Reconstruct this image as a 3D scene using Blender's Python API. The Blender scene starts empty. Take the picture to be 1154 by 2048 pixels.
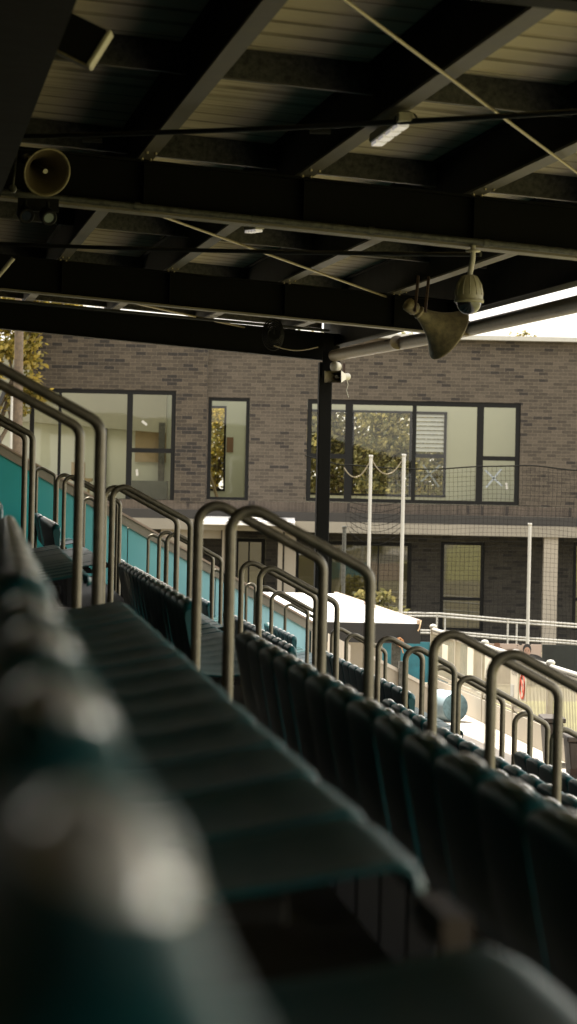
import bpy, bmesh, math, random
from mathutils import Vector, Matrix, noise
random.seed(7)
S = bpy.context.scene
COL = S.collection
R = math.radians
W, H, F = 1154.0, 2048.0, 5600.0

# ------------------------------------------------------------------ camera
ROLL, PITCH = R(1.2), R(-0.256)
fwd = Vector((0, math.cos(PITCH), math.sin(PITCH)))
up0 = Vector((0, -math.sin(PITCH), math.cos(PITCH)))
rt0 = Vector((1, 0, 0))
RT = rt0*math.cos(ROLL) + up0*math.sin(ROLL)
UP = up0*math.cos(ROLL) - rt0*math.sin(ROLL)
cam = bpy.data.cameras.new('Camera')
cam.sensor_fit = 'VERTICAL'; cam.sensor_height = 36; cam.sensor_width = 36*W/H
cam.lens = 36*F/H; cam.clip_start = 0.05; cam.clip_end = 3000
cam.dof.use_dof = True; cam.dof.focus_distance = 28; cam.dof.aperture_fstop = 5.2
co = bpy.data.objects.new('Camera', cam); COL.objects.link(co)
co.matrix_world = Matrix(((RT.x, UP.x, -fwd.x, 0), (RT.y, UP.y, -fwd.y, 0), (RT.z, UP.z, -fwd.z, 0), (0, 0, 0, 1)))
S.camera = co

def ray(x, y): return RT*((x-W/2)/F) + UP*((H/2-y)/F) + fwd
def at(x, y, Y):                      # real point seen at (x, y) standing Y metres away
    d = ray(x, y); return d*(Y/d.y)
TH = math.atan2(-ray(6, 987).x, ray(6, 987).y)
EU = Vector((math.cos(TH), math.sin(TH), 0)); EV = Vector((-math.sin(TH), math.cos(TH), 0))
def P(u, v, z): return EU*u + EV*v + Vector((0, 0, z))
def on_v(x, y, v):                    # (u, z) of a sight line in the plane v
    d = ray(x, y); t = v/d.dot(EV); p = d*t; return p.dot(EU), p.z
TR = R(8.0)
ER = Vector((math.cos(TR), math.sin(TR), 0)); FR = Vector((-math.sin(TR), math.cos(TR), 0))
def proj(p):
    d = p.dot(fwd); return (W/2 + F*p.dot(RT)/d, H/2 - F*p.dot(UP)/d, d)

# ------------------------------------------------------------------ materials
MATS = {}
def mat(name, col, rough=.6, metal=0, var=.0, scale=8, bump=0, bscale=60, spec=.5, col2=None, obj=True, coat=0):
    m = bpy.data.materials.new(name); m.use_nodes = True
    nt = m.node_tree; b = nt.nodes['Principled BSDF']
    b.inputs['Roughness'].default_value = rough; b.inputs['Metallic'].default_value = metal
    b.inputs['Specular IOR Level'].default_value = spec
    b.inputs['Coat Weight'].default_value = coat
    b.inputs['Base Color'].default_value = (*col, 1)
    tc = nt.nodes.new('ShaderNodeTexCoord'); out = tc.outputs['Object']
    if var or col2:
        n = nt.nodes.new('ShaderNodeTexNoise'); n.inputs['Scale'].default_value = scale; n.inputs['Detail'].default_value = 6
        n.inputs['Roughness'].default_value = .65
        nt.links.new(out, n.inputs['Vector'])
        r = nt.nodes.new('ShaderNodeValToRGB')
        a = col2 if col2 else tuple(c*(1-var) for c in col); z = col if col2 else tuple(min(1, c*(1+var)) for c in col)
        r.color_ramp.elements[0].color = (*a, 1); r.color_ramp.elements[1].color = (*z, 1)
        r.color_ramp.elements[0].position = .35; r.color_ramp.elements[1].position = .65
        nt.links.new(n.outputs['Fac'], r.inputs['Fac']); nt.links.new(r.outputs['Color'], b.inputs['Base Color'])
        mr = nt.nodes.new('ShaderNodeMapRange'); mr.inputs['To Min'].default_value = max(.05, rough-.1); mr.inputs['To Max'].default_value = min(1, rough+.12)
        nt.links.new(n.outputs['Fac'], mr.inputs['Value']); nt.links.new(mr.outputs['Result'], b.inputs['Roughness'])
    if bump:
        n2 = nt.nodes.new('ShaderNodeTexNoise'); n2.inputs['Scale'].default_value = bscale; n2.inputs['Detail'].default_value = 4
        nt.links.new(out, n2.inputs['Vector'])
        bp = nt.nodes.new('ShaderNodeBump'); bp.inputs['Strength'].default_value = bump; bp.inputs['Distance'].default_value = .01
        nt.links.new(n2.outputs['Fac'], bp.inputs['Height']); nt.links.new(bp.outputs['Normal'], b.inputs['Normal'])
    MATS[name] = m
    return m

SEAT = mat('seat_plastic', (.003, .052, .057), .42, var=.14, scale=30, bump=.01, bscale=220, spec=.36)
GLINT = mat('glint_white', (.88, .87, .82), .32, .35, var=.05, scale=40, spec=.8, coat=1)  # pale gloss for the seat-top glints
SEATM = mat('seat_bracket_steel', (.006, .006, .006), .7, .0, spec=.2)
STEEL = mat('handrail_steel', (0.102, 0.09, 0.063), .42, .55, var=.22, scale=18, bump=.05, bscale=140)
BEAM = mat('dark_painted_steel', (.0025, .0025, .002), .75, 0, spec=.1, var=.3, scale=5)
PFL = mat('purlin_flange', (.075, .066, .048), .6, .1, var=.25, scale=6, bump=.05, bscale=80)
FLNG = mat('purlin_steel', (0.124, 0.1085, 0.0806), .6, .1, var=.18, scale=6, bump=.05, bscale=80)
GALV = mat('galvanised_steel', (.09, .09, .076), .55, .3, col2=(.026, .026, .022), scale=26)
SHEET = mat('roof_sheet', (.64, .56, .39), .6, 0, var=.10, scale=1.6, col2=(.54, .47, .325))
def sheet_laps():
    nt = SHEET.node_tree; b = nt.nodes['Principled BSDF']; L = nt.links; src = b.inputs['Base Color'].links[0].from_socket
    tc = nt.nodes.new('ShaderNodeTexCoord'); d = nt.nodes.new('ShaderNodeVectorMath'); d.operation = 'DOT_PRODUCT'; d.inputs[1].default_value = FR
    L.new(tc.outputs['Object'], d.inputs[0]); col = src
    nz = nt.nodes.new('ShaderNodeTexNoise'); nz.inputs['Scale'].default_value = 3.5; nz.inputs['Detail'].default_value = 5; L.new(tc.outputs['Object'], nz.inputs['Vector'])
    for per, wid, st in ((.43, .045, .62), (.143, .10, .26), (.0478, .40, .22)):
        m = nt.nodes.new('ShaderNodeMath'); m.operation = 'DIVIDE'; m.inputs[1].default_value = per; L.new(d.outputs['Value'], m.inputs[0])
        f = nt.nodes.new('ShaderNodeMath'); f.operation = 'FRACT'; L.new(m.outputs[0], f.inputs[0])
        c = nt.nodes.new('ShaderNodeMath'); c.operation = 'LESS_THAN'; c.inputs[1].default_value = wid; L.new(f.outputs[0], c.inputs[0])
        k = nt.nodes.new('ShaderNodeMath'); k.operation = 'MULTIPLY'; L.new(c.outputs[0], k.inputs[0])
        k2 = nt.nodes.new('ShaderNodeMath'); k2.operation = 'MULTIPLY'; k2.inputs[1].default_value = st*1.6; L.new(nz.outputs['Fac'], k2.inputs[0]); L.new(k2.outputs[0], k.inputs[1])
        x = nt.nodes.new('ShaderNodeMix'); x.data_type = 'RGBA'; x.blend_type = 'MULTIPLY'; x.inputs[7].default_value = (.12, .10, .08, 1)
        L.new(k.outputs[0], x.inputs[0]); L.new(col, x.inputs[6]); col = x.outputs[2]
    L.new(col, b.inputs['Base Color'])
sheet_laps()                     # darker lines along the laps and ribs of the sheeting
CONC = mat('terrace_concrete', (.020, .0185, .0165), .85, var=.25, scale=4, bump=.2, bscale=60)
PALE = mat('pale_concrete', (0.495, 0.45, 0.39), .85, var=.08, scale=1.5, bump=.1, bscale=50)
CREAM = mat('cream_render', (0.3224, 0.2852, 0.2294), .8, var=.06, scale=1.2, bump=.08, bscale=60)
CREAM2 = mat('cream_fascia', (0.248, 0.2232, 0.1798), .8, var=.08, scale=1.2)
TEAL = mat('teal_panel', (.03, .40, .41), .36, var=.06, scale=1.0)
def teal_grade():
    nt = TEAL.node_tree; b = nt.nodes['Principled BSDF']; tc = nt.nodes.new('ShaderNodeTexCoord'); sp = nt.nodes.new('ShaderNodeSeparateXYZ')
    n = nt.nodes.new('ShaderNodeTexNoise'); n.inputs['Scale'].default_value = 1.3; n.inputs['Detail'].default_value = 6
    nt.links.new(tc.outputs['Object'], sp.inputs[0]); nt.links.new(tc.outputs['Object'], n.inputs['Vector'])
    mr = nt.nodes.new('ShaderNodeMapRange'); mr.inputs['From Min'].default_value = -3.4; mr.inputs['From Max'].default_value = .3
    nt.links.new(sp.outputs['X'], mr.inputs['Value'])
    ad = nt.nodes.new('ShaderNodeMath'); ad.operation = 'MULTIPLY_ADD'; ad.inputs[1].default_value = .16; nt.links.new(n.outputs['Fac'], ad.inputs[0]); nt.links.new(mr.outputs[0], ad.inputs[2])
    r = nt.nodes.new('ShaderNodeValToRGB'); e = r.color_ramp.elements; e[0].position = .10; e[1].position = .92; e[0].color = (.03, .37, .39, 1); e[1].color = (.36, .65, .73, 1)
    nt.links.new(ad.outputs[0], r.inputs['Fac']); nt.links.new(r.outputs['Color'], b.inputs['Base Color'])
teal_grade()                      # the panels run paler towards the open, lower end
TEALB = mat('teal_banner', (0.0186, 0.1364, 0.1736), .6, var=.2, scale=6)
COPE = mat('wall_coping', (0.35, 0.266, 0.21), .5, .0, var=.08, scale=3)
DARKF = mat('window_frame_black', (.004, .004, .0037), .6, spec=.2)
WHITE = mat('white_paint', (.40, .39, .36), .45, var=.06, scale=10)
OFFW = mat('aged_white_plastic', (0.31, 0.2914, 0.2294), .5, var=.15, scale=14)
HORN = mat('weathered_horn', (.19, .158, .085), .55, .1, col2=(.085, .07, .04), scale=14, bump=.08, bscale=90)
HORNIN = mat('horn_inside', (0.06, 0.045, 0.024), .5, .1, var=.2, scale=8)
RUST = mat('rusty_bracket', (.045, .026, .018), .8, .2, var=.4, scale=40)
DOME = mat('dome_housing', (0.198, 0.18, 0.102), .5, var=.12, scale=12)
DGLASS = mat('dark_dome', (.008, .008, .008), .08, spec=.8)
BLACK = mat('matt_black', (.003, .003, .003), .7, spec=.15)
CABLE = mat('steel_rod', (0.195, 0.1625, 0.104), .5, .4, var=.2, scale=30)
DCABLE = mat('dark_rod', (.012, .012, .011), .6)
PIPE = mat('painted_pipe', (0.18, 0.144, 0.102), .55, .0, var=.2, scale=12, bump=.06, bscale=80)
SHWHITE = mat('white_roof_sheet', (.80, .78, .76), .5, var=.05, scale=2)
TIMBER = mat('timber', (.10, .072, .046), .8, var=.35, scale=9, bump=.2, bscale=40)
BROWN = mat('brown_bin', (.035, .025, .018), .6, var=.3, scale=10)
FENCEM = mat('fence_metal', (0.322, 0.287, 0.224), .55, .1, var=.1, scale=6)
PAPER = mat('paper_notice', (0.54, 0.495, 0.405), .7, var=.04, scale=8)
INK = mat('ink', (.10, .075, .05), .7)
RED = mat('red_ink', (.55, .07, .03), .6)
BARREL = mat('pale_blue_barrel', (0.279, 0.372, 0.4216), .35, var=.1, scale=6)
BARREL2 = mat('barrel_end', (0.0992, 0.1736, 0.1984), .5, var=.3, scale=14)
GRASS = mat('field_grass', (.27, .255, .105), .9, var=.25, scale=.4, bump=.3, bscale=30)
EARTH = mat('ground_soil', (0.182, 0.161, 0.105), .95, var=.2, scale=.3, bump=.2, bscale=10)
NETM = mat('net_cord', (.008, .008, .007), .9, spec=.1)
SKIN = mat('poster_skin', (0.3575, 0.2145, 0.156), .7)
POSTER = mat('poster_ground', (0.3575, 0.2795, 0.2405), .6, var=.07, scale=3)
DCLOTH = mat('poster_dark_coat', (.02, .02, .022), .7)
BROWNP = mat('poster_brown', (.16, .08, .05), .7)
INTW = mat('interior_plaster', (.44, .45, .37), .85, var=.03, scale=1.0)
INTD = mat('interior_ply', (0.252, 0.192, 0.108), .75, var=.1, scale=3)
FLOORI = mat('interior_floor', (0.24, 0.216, 0.168), .8, var=.1, scale=3)
TAPE = mat('pale_tape', (.26, .29, .31), .6)
LOUV = mat('frosted_louvre', (0.434, 0.4464, 0.434), .3, var=.05, scale=6)
SOFFIT = mat('dark_soffit', (.05, .045, .04), .8)
LAMPW = mat('light_diffuser', (.82, .80, .78), .35)
LAMPW.node_tree.nodes['Principled BSDF'].inputs['Emission Color'].default_value = (1, .92, .86, 1); LAMPW.node_tree.nodes['Principled BSDF'].inputs['Emission Strength'].default_value = .10
BARK = mat('bark', (.10, .075, .05), .9, var=.35, scale=12, bump=.4, bscale=30)

def leafmat(name, c1, c2):
    m = bpy.data.materials.new(name); m.use_nodes = True; nt = m.node_tree
    b = nt.nodes['Principled BSDF']; b.inputs['Roughness'].default_value = .55
    g = nt.nodes.new('ShaderNodeNewGeometry'); r = nt.nodes.new('ShaderNodeValToRGB')
    r.color_ramp.elements[0].color = (*c1, 1); r.color_ramp.elements[1].color = (*c2, 1)
    nt.links.new(g.outputs['Random Per Island'], r.inputs['Fac']); nt.links.new(r.outputs['Color'], b.inputs['Base Color'])
    t = nt.nodes.new('ShaderNodeBsdfTranslucent'); nt.links.new(r.outputs['Color'], t.inputs['Color'])
    mx = nt.nodes.new('ShaderNodeMixShader'); mx.inputs[0].default_value = .48
    nt.links.new(b.outputs[0], mx.inputs[1]); nt.links.new(t.outputs[0], mx.inputs[2])
    nt.links.new(mx.outputs[0], nt.nodes['Material Output'].inputs['Surface'])
    return m
LEAFY = leafmat('golden_leaves', (.09, .09, .016), (.42, .31, .06))
LEAFG = leafmat('grey_green_leaves', (.06, .07, .022), (.34, .29, .11))

def glassmat(name, tint, refl, grough=.02):
    m = bpy.data.materials.new(name); m.use_nodes = True; nt = m.node_tree
    nt.nodes.remove(nt.nodes['Principled BSDF'])
    t = nt.nodes.new('ShaderNodeBsdfTransparent'); t.inputs['Color'].default_value = (*tint, 1)
    g = nt.nodes.new('ShaderNodeBsdfGlossy'); g.inputs['Roughness'].default_value = grough
    n = nt.nodes.new('ShaderNodeTexNoise'); n.inputs['Scale'].default_value = 1.2
    tc = nt.nodes.new('ShaderNodeTexCoord'); nt.links.new(tc.outputs['Object'], n.inputs['Vector'])
    bp = nt.nodes.new('ShaderNodeBump'); bp.inputs['Strength'].default_value = .05; bp.inputs['Distance'].default_value = .02
    nt.links.new(n.outputs['Fac'], bp.inputs['Height']); nt.links.new(bp.outputs['Normal'], g.inputs['Normal'])
    mx = nt.nodes.new('ShaderNodeMixShader'); mx.inputs[0].default_value = refl
    nt.links.new(t.outputs[0], mx.inputs[1]); nt.links.new(g.outputs[0], mx.inputs[2])
    nt.links.new(mx.outputs[0], nt.nodes['Material Output'].inputs['Surface'])
    return m
GLASS = glassmat('window_glass', (.88, .88, .78), .05)
GLASSD = glassmat('tinted_glass', (.22, .21, .10), .12)
DOMEG = glassmat('smoked_dome', (.12, .12, .11), .14)

def brickmat(name, c1, c2, mortar, dark, thr, bw=.243, bh=.0850):
    m = bpy.data.materials.new(name); m.use_nodes = True; nt = m.node_tree; L = nt.links
    b = nt.nodes['Principled BSDF']; b.inputs['Roughness'].default_value = .88
    tc = nt.nodes.new('ShaderNodeTexCoord'); sp = nt.nodes.new('ShaderNodeSeparateXYZ'); cb = nt.nodes.new('ShaderNodeCombineXYZ')
    L.new(tc.outputs['Object'], sp.inputs[0])
    ad = nt.nodes.new('ShaderNodeMath'); ad.operation = 'ADD'
    L.new(sp.outputs['X'], ad.inputs[0]); L.new(sp.outputs['Y'], ad.inputs[1])
    L.new(ad.outputs[0], cb.inputs['X']); L.new(sp.outputs['Z'], cb.inputs['Y'])
    br = nt.nodes.new('ShaderNodeTexBrick'); L.new(cb.outputs[0], br.inputs['Vector'])
    br.offset = .5; br.inputs['Scale'].default_value = 1; br.inputs['Brick Width'].default_value = bw; br.inputs['Row Height'].default_value = bh
    br.inputs['Mortar Size'].default_value = .005; br.inputs['Mortar Smooth'].default_value = .2
    br.inputs['Color1'].default_value = (0, 0, 0, 1); br.inputs['Color2'].default_value = (1, 1, 1, 1); br.inputs['Mortar'].default_value = (.5, .5, .5, 1)
    rp = nt.nodes.new('ShaderNodeValToRGB'); rp.color_ramp.interpolation = 'LINEAR'
    e = rp.color_ramp.elements; e[0].color = (*dark, 1); e[0].position = thr; e[1].color = (*c2, 1); e[1].position = 1.0
    x = e.new(thr+.015); x.color = (*c1, 1)
    # patches of the wall with more dark bricks
    n0 = nt.nodes.new('ShaderNodeTexNoise'); n0.inputs['Scale'].default_value = .55; n0.inputs['Detail'].default_value = 3; L.new(cb.outputs[0], n0.inputs['Vector'])
    mr = nt.nodes.new('ShaderNodeMapRange'); mr.inputs['From Min'].default_value = .35; mr.inputs['From Max'].default_value = .7; mr.inputs['To Min'].default_value = .06; mr.inputs['To Max'].default_value = -.14
    L.new(n0.outputs['Fac'], mr.inputs['Value'])
    a2 = nt.nodes.new('ShaderNodeMath'); L.new(br.outputs['Color'], a2.inputs[0]); L.new(mr.outputs[0], a2.inputs[1])
    L.new(a2.outputs[0], rp.inputs['Fac'])
    n = nt.nodes.new('ShaderNodeTexNoise'); n.inputs['Scale'].default_value = 26; n.inputs['Detail'].default_value = 5; n.inputs['Roughness'].default_value = .75; L.new(tc.outputs['Object'], n.inputs['Vector'])
    m1 = nt.nodes.new('ShaderNodeMix'); m1.data_type = 'RGBA'; m1.blend_type = 'OVERLAY'; m1.inputs[0].default_value = .95
    L.new(rp.outputs['Color'], m1.inputs[6]); L.new(n.outputs['Fac'], m1.inputs[7])
    m2 = nt.nodes.new('ShaderNodeMix'); m2.data_type = 'RGBA'; L.new(br.outputs['Fac'], m2.inputs[0])
    L.new(m1.outputs[2], m2.inputs[6]); m2.inputs[7].default_value = (*mortar, 1)
    L.new(m2.outputs[2], b.inputs['Base Color'])
    bp = nt.nodes.new('ShaderNodeBump'); bp.invert = True; bp.inputs['Strength'].default_value = .6; bp.inputs['Distance'].default_value = .008
    L.new(br.outputs['Fac'], bp.inputs['Height']); L.new(bp.outputs['Normal'], b.inputs['Normal'])
    return m
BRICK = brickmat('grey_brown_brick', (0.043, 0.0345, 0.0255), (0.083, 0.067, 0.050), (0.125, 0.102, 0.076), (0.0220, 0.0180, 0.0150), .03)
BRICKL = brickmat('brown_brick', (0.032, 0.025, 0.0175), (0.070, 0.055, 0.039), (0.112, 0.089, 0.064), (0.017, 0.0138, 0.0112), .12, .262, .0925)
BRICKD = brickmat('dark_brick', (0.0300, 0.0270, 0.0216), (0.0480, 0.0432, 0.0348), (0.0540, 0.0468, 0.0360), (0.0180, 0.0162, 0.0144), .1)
SOLDIER = brickmat('soldier_brick', (0.0600, 0.0468, 0.0360), (0.0900, 0.0708, 0.0540), (0.1140, 0.0900, 0.0690), (0.0300, 0.0240, 0.0198), .05, .088, .30)

# ------------------------------------------------------------------ mesh helper
class MB:
    def __init__(s): s.v = []; s.f = []; s.sm = []
    def add(s, vs, fs, sm=False):
        o = len(s.v); s.v += [tuple(v) for v in vs]; s.f += [tuple(i+o for i in f) for f in fs]; s.sm += [sm]*len(fs)
    def hexa(s, c):   # 8 corners: bottom 4 (ccw), top 4
        s.add(c, [(3, 2, 1, 0), (4, 5, 6, 7), (0, 1, 5, 4), (1, 2, 6, 5), (2, 3, 7, 6), (3, 0, 4, 7)])
    def box(s, x0, x1, y0, y1, z0, z1):
        s.hexa([(x0, y0, z0), (x1, y0, z0), (x1, y1, z0), (x0, y1, z0), (x0, y0, z1), (x1, y0, z1), (x1, y1, z1), (x0, y1, z1)])
    def boxf(s, o, ax, ay, az, x0, x1, y0, y1, z0, z1):
        g = lambda a, b, c: o + ax*a + ay*b + az*c
        s.hexa([g(x0, y0, z0), g(x1, y0, z0), g(x1, y1, z0), g(x0, y1, z0), g(x0, y0, z1), g(x1, y0, z1), g(x1, y1, z1), g(x0, y1, z1)])
    def bar(s, a, b, w, h, upv=Vector((0, 0, 1))):
        a = Vector(a); b = Vector(b); d = b-a; L = d.length; d.normalize()
        sx = d.cross(upv).normalized(); sz = sx.cross(d)
        s.boxf(a, d, sx, sz, 0, L, -w/2, w/2, -h/2, h/2)
    def tube(s, pts, r, n=10, caps=True, rs=None):
        pts = [Vector(p) for p in pts]; m = len(pts)
        T = []
        for i in range(m):
            t = (pts[min(i+1, m-1)]-pts[max(i-1, 0)]); T.append(t.normalized())
        x = T[0].cross(Vector((.13, .31, .94))).normalized()
        vs = []
        for i in range(m):
            x = (x - T[i]*x.dot(T[i])).normalized(); y = T[i].cross(x)
            rr = rs[i] if rs else r
            for k in range(n):
                a = 2*math.pi*k/n; vs.append(pts[i]+x*(rr*math.cos(a))+y*(rr*math.sin(a)))
        fs = [(i*n+k, i*n+(k+1) % n, (i+1)*n+(k+1) % n, (i+1)*n+k) for i in range(m-1) for k in range(n)]
        s.add(vs, fs, True)
        if caps: s.add(vs[:n], [tuple(range(n))[::-1]]); s.add(vs[-n:], [tuple(range(n))])
    def lathe(s, prof, o, axis, n=32, closed=False, phase=Vector((.2, .1, .9)), sx=1, sy=1):
        axis = Vector(axis).normalized(); x = (phase - axis*axis.dot(phase)).normalized(); y = axis.cross(x); o = Vector(o)
        vs = [o + axis*h + x*(sx*r*math.cos(2*math.pi*k/n)) + y*(sy*r*math.sin(2*math.pi*k/n)) for h, r in prof for k in range(n)]
        m = len(prof)
        s.add(vs, [(i*n+k, i*n+(k+1) % n, (i+1)*n+(k+1) % n, (i+1)*n+k) for i in range(m-1) for k in range(n)], True)
    def disc(s, o, axis, r, n=24, phase=Vector((.2, .1, .9))):
        axis = Vector(axis).normalized(); x = (phase - axis*axis.dot(phase)).normalized(); y = axis.cross(x); o = Vector(o)
        s.add([o + x*(r*math.cos(2*math.pi*k/n)) + y*(r*math.sin(2*math.pi*k/n)) for k in range(n)], [tuple(range(n))])
    def build(s, name, m, parent=None, label=None, cat=None, group=None, kind=None, origin=None, bevel=0):
        me = bpy.data.meshes.new(name)
        o0 = Vector(origin) if origin is not None else Vector((0, 0, 0))
        me.from_pydata([tuple(Vector(v)-o0) for v in s.v], [], s.f)
        me.polygons.foreach_set('use_smooth', s.sm)
        me.materials.append(m); me.update()
        ob = bpy.data.objects.new(name, me); COL.objects.link(ob)
        if origin is not None: ob.location = o0
        if parent: ob.parent = parent; ob.location = o0 - (parent.location if origin is not None else Vector((0, 0, 0)))
        if parent and origin is None and parent.location.length > 0:
            ob.location = -parent.location
            if parent.parent: ob.location = Vector((0, 0, 0)) if parent.get('_rel') else ob.location
        if bevel:
            b = ob.modifiers.new('Bevel', 'BEVEL'); b.width = bevel; b.segments = 2; b.limit_method = 'ANGLE'
        tag(ob, label, cat, group, kind)
        return ob
def tag(o, label=None, cat=None, group=None, kind=None):
    if label: o['label'] = label
    if cat: o['category'] = cat
    if group: o['group'] = group
    if kind: o['kind'] = kind
    return o
def empty(name, label, cat, group=None, loc=(0, 0, 0), kind=None):
    o = bpy.data.objects.new(name, None); COL.objects.link(o); o.location = loc; o.empty_display_size = .2
    return tag(o, label, cat, group, kind)
# parts are given in world coordinates: only things that stay at the origin, or whose parts pass origin=, may use parent=
def part(mb, name, m, parent, **k):
    ob = mb.build(name, m, None, **k)
    ob.parent = parent
    # keep world placement
    w = Vector((0, 0, 0)); q = parent
    while q: w += q.location; q = q.parent
    ob.location = ob.location - w
    return ob
ORD = ['first', 'second', 'third', 'fourth', 'fifth', 'sixth', 'seventh', 'eighth', 'ninth', 'tenth', 'eleventh', 'twelfth', 'thirteenth', 'fourteenth', 'fifteenth', 'sixteenth', 'seventeenth', 'eighteenth', 'nineteenth', 'twentieth', 'twenty-first', 'twenty-second', 'twenty-third', 'twenty-fourth', 'twenty-fifth', 'twenty-sixth']
def arc_corner(a, c, b, r, n=7):
    a, c, b = Vector(a), Vector(c), Vector(b); d1 = (a-c).normalized(); d2 = (b-c).normalized()
    ang = d1.angle(d2); t = r/math.tan(ang/2); p1 = c+d1*t; p2 = c+d2*t
    ctr = c + (d1+d2).normalized()*(r/math.sin(ang/2))
    out = []
    for i in range(n+1):
        f = i/n; q = (p1-ctr).normalized().slerp((p2-ctr).normalized(), f); out.append(ctr+q*r)
    return out

# ------------------------------------------------------------------ world, sun
SUN_EL, SUN_AZ = R(62), math.atan2(-.42, .58)
w = bpy.data.worlds.new('World'); S.world = w; w.use_nodes = True
nt = w.node_tree; sky = nt.nodes.new('ShaderNodeTexSky'); sky.sky_type = 'NISHITA'; sky.sun_disc = False
sky.sun_elevation = SUN_EL; sky.sun_rotation = SUN_AZ; sky.dust_density = 4.0; sky.ozone_density = .7; sky.air_density = 1.0
tcw = nt.nodes.new('ShaderNodeTexCoord'); mpw = nt.nodes.new('ShaderNodeMapping'); mpw.inputs['Scale'].default_value = (1, 1, 3.2)
nzw = nt.nodes.new('ShaderNodeTexNoise'); nzw.inputs['Scale'].default_value = 1.7; nzw.inputs['Detail'].default_value = 8; nzw.inputs['Roughness'].default_value = .6
rpw = nt.nodes.new('ShaderNodeValToRGB'); rpw.color_ramp.elements[0].position = .36; rpw.color_ramp.elements[1].position = .62; rpw.color_ramp.elements[0].color = (.35, .35, .35, 1)
mxw = nt.nodes.new('ShaderNodeMix'); mxw.data_type = 'RGBA'; mxw.inputs[7].default_value = (6.6, 6.1, 5.3, 1)
nt.links.new(tcw.outputs['Generated'], mpw.inputs[0]); nt.links.new(mpw.outputs[0], nzw.inputs['Vector']); nt.links.new(nzw.outputs['Fac'], rpw.inputs['Fac'])
spw = nt.nodes.new('ShaderNodeSeparateXYZ'); mrw = nt.nodes.new('ShaderNodeMapRange'); scw = nt.nodes.new('ShaderNodeVectorMath'); scw.operation = 'SCALE'
mrw.inputs['From Min'].default_value = .1; mrw.inputs['From Max'].default_value = .8; mrw.inputs['To Min'].default_value = .92; mrw.inputs['To Max'].default_value = 2.6   # unseen sky brightened on the field side, added to light seats and rails
nt.links.new(tcw.outputs['Generated'], spw.inputs[0]); nt.links.new(spw.outputs['X'], mrw.inputs['Value']); nt.links.new(mrw.outputs[0], scw.inputs['Scale']); scw.inputs[0].default_value = (6.6, 6.25, 5.65)
nt.links.new(scw.outputs[0], mxw.inputs[7])
nt.links.new(rpw.outputs['Color'], mxw.inputs[0]); nt.links.new(sky.outputs[0], mxw.inputs[6])
nt.links.new(mxw.outputs[2], nt.nodes['Background'].inputs['Color']); nt.nodes['Background'].inputs['Strength'].default_value = .13
sd = Vector((math.sin(SUN_AZ)*math.cos(SUN_EL), math.cos(SUN_AZ)*math.cos(SUN_EL), math.sin(SUN_EL)))
sl = bpy.data.lights.new('Sun', 'SUN'); sl.energy = 4.4; sl.angle = R(.5); sl.color = (1, .93, .80)
so = bpy.data.objects.new('Sun', sl); COL.objects.link(so); so.rotation_euler = sd.to_track_quat('Z', 'Y').to_euler(); so.location = (0, 20, 40)
S.view_settings.view_transform = 'Standard'; S.view_settings.look = 'None'; S.view_settings.exposure = 1.45; S.view_settings.gamma = 1
S.cycles.max_bounces = 10; S.cycles.diffuse_bounces = 5; S.cycles.glossy_bounces = 4; S.cycles.transparent_max_bounces = 24
S.cycles.sample_clamp_indirect = 6; S.cycles.use_denoising = True
S.cycles.caustics_reflective = False; S.cycles.caustics_refractive = False

# ------------------------------------------------------------------ ground
G0, G1 = -2.85, -3.6
g = MB()
ys = [-300, -60, -10, 20, 45.5, 52, 60, 80, 140, 300, 900]; xs = [-700, -200, -60, -20, -8, 0, 8, 20, 60, 200, 700]
hz = lambda y: G0 if y <= 45.5 else (G1 if y >= 52 else G0+(G1-G0)*(y-45.5)/6.5)
g.add([(x, y, hz(y)) for y in ys for x in xs], [(j*11+i, j*11+i+1, (j+1)*11+i+1, (j+1)*11+i) for j in range(10) for i in range(10)])
g.build('ground', EARTH, kind='structure')
g = MB(); g.add([P(4.2, -20, G0+.004), P(6.3, -20, G0+.004), P(6.3, 43, G0+.004), P(4.2, 43, G0+.004)], [(0, 1, 2, 3)]); g.build('concourse', PALE, kind='structure')
g = MB(); g.add([P(6.45, -160, G0+.004), P(170, -160, G0+.004), P(170, 40, G0+.004), P(6.45, 40, G0+.004)], [(0, 1, 2, 3)]); g.build('sports_field', GRASS, kind='structure')

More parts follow.
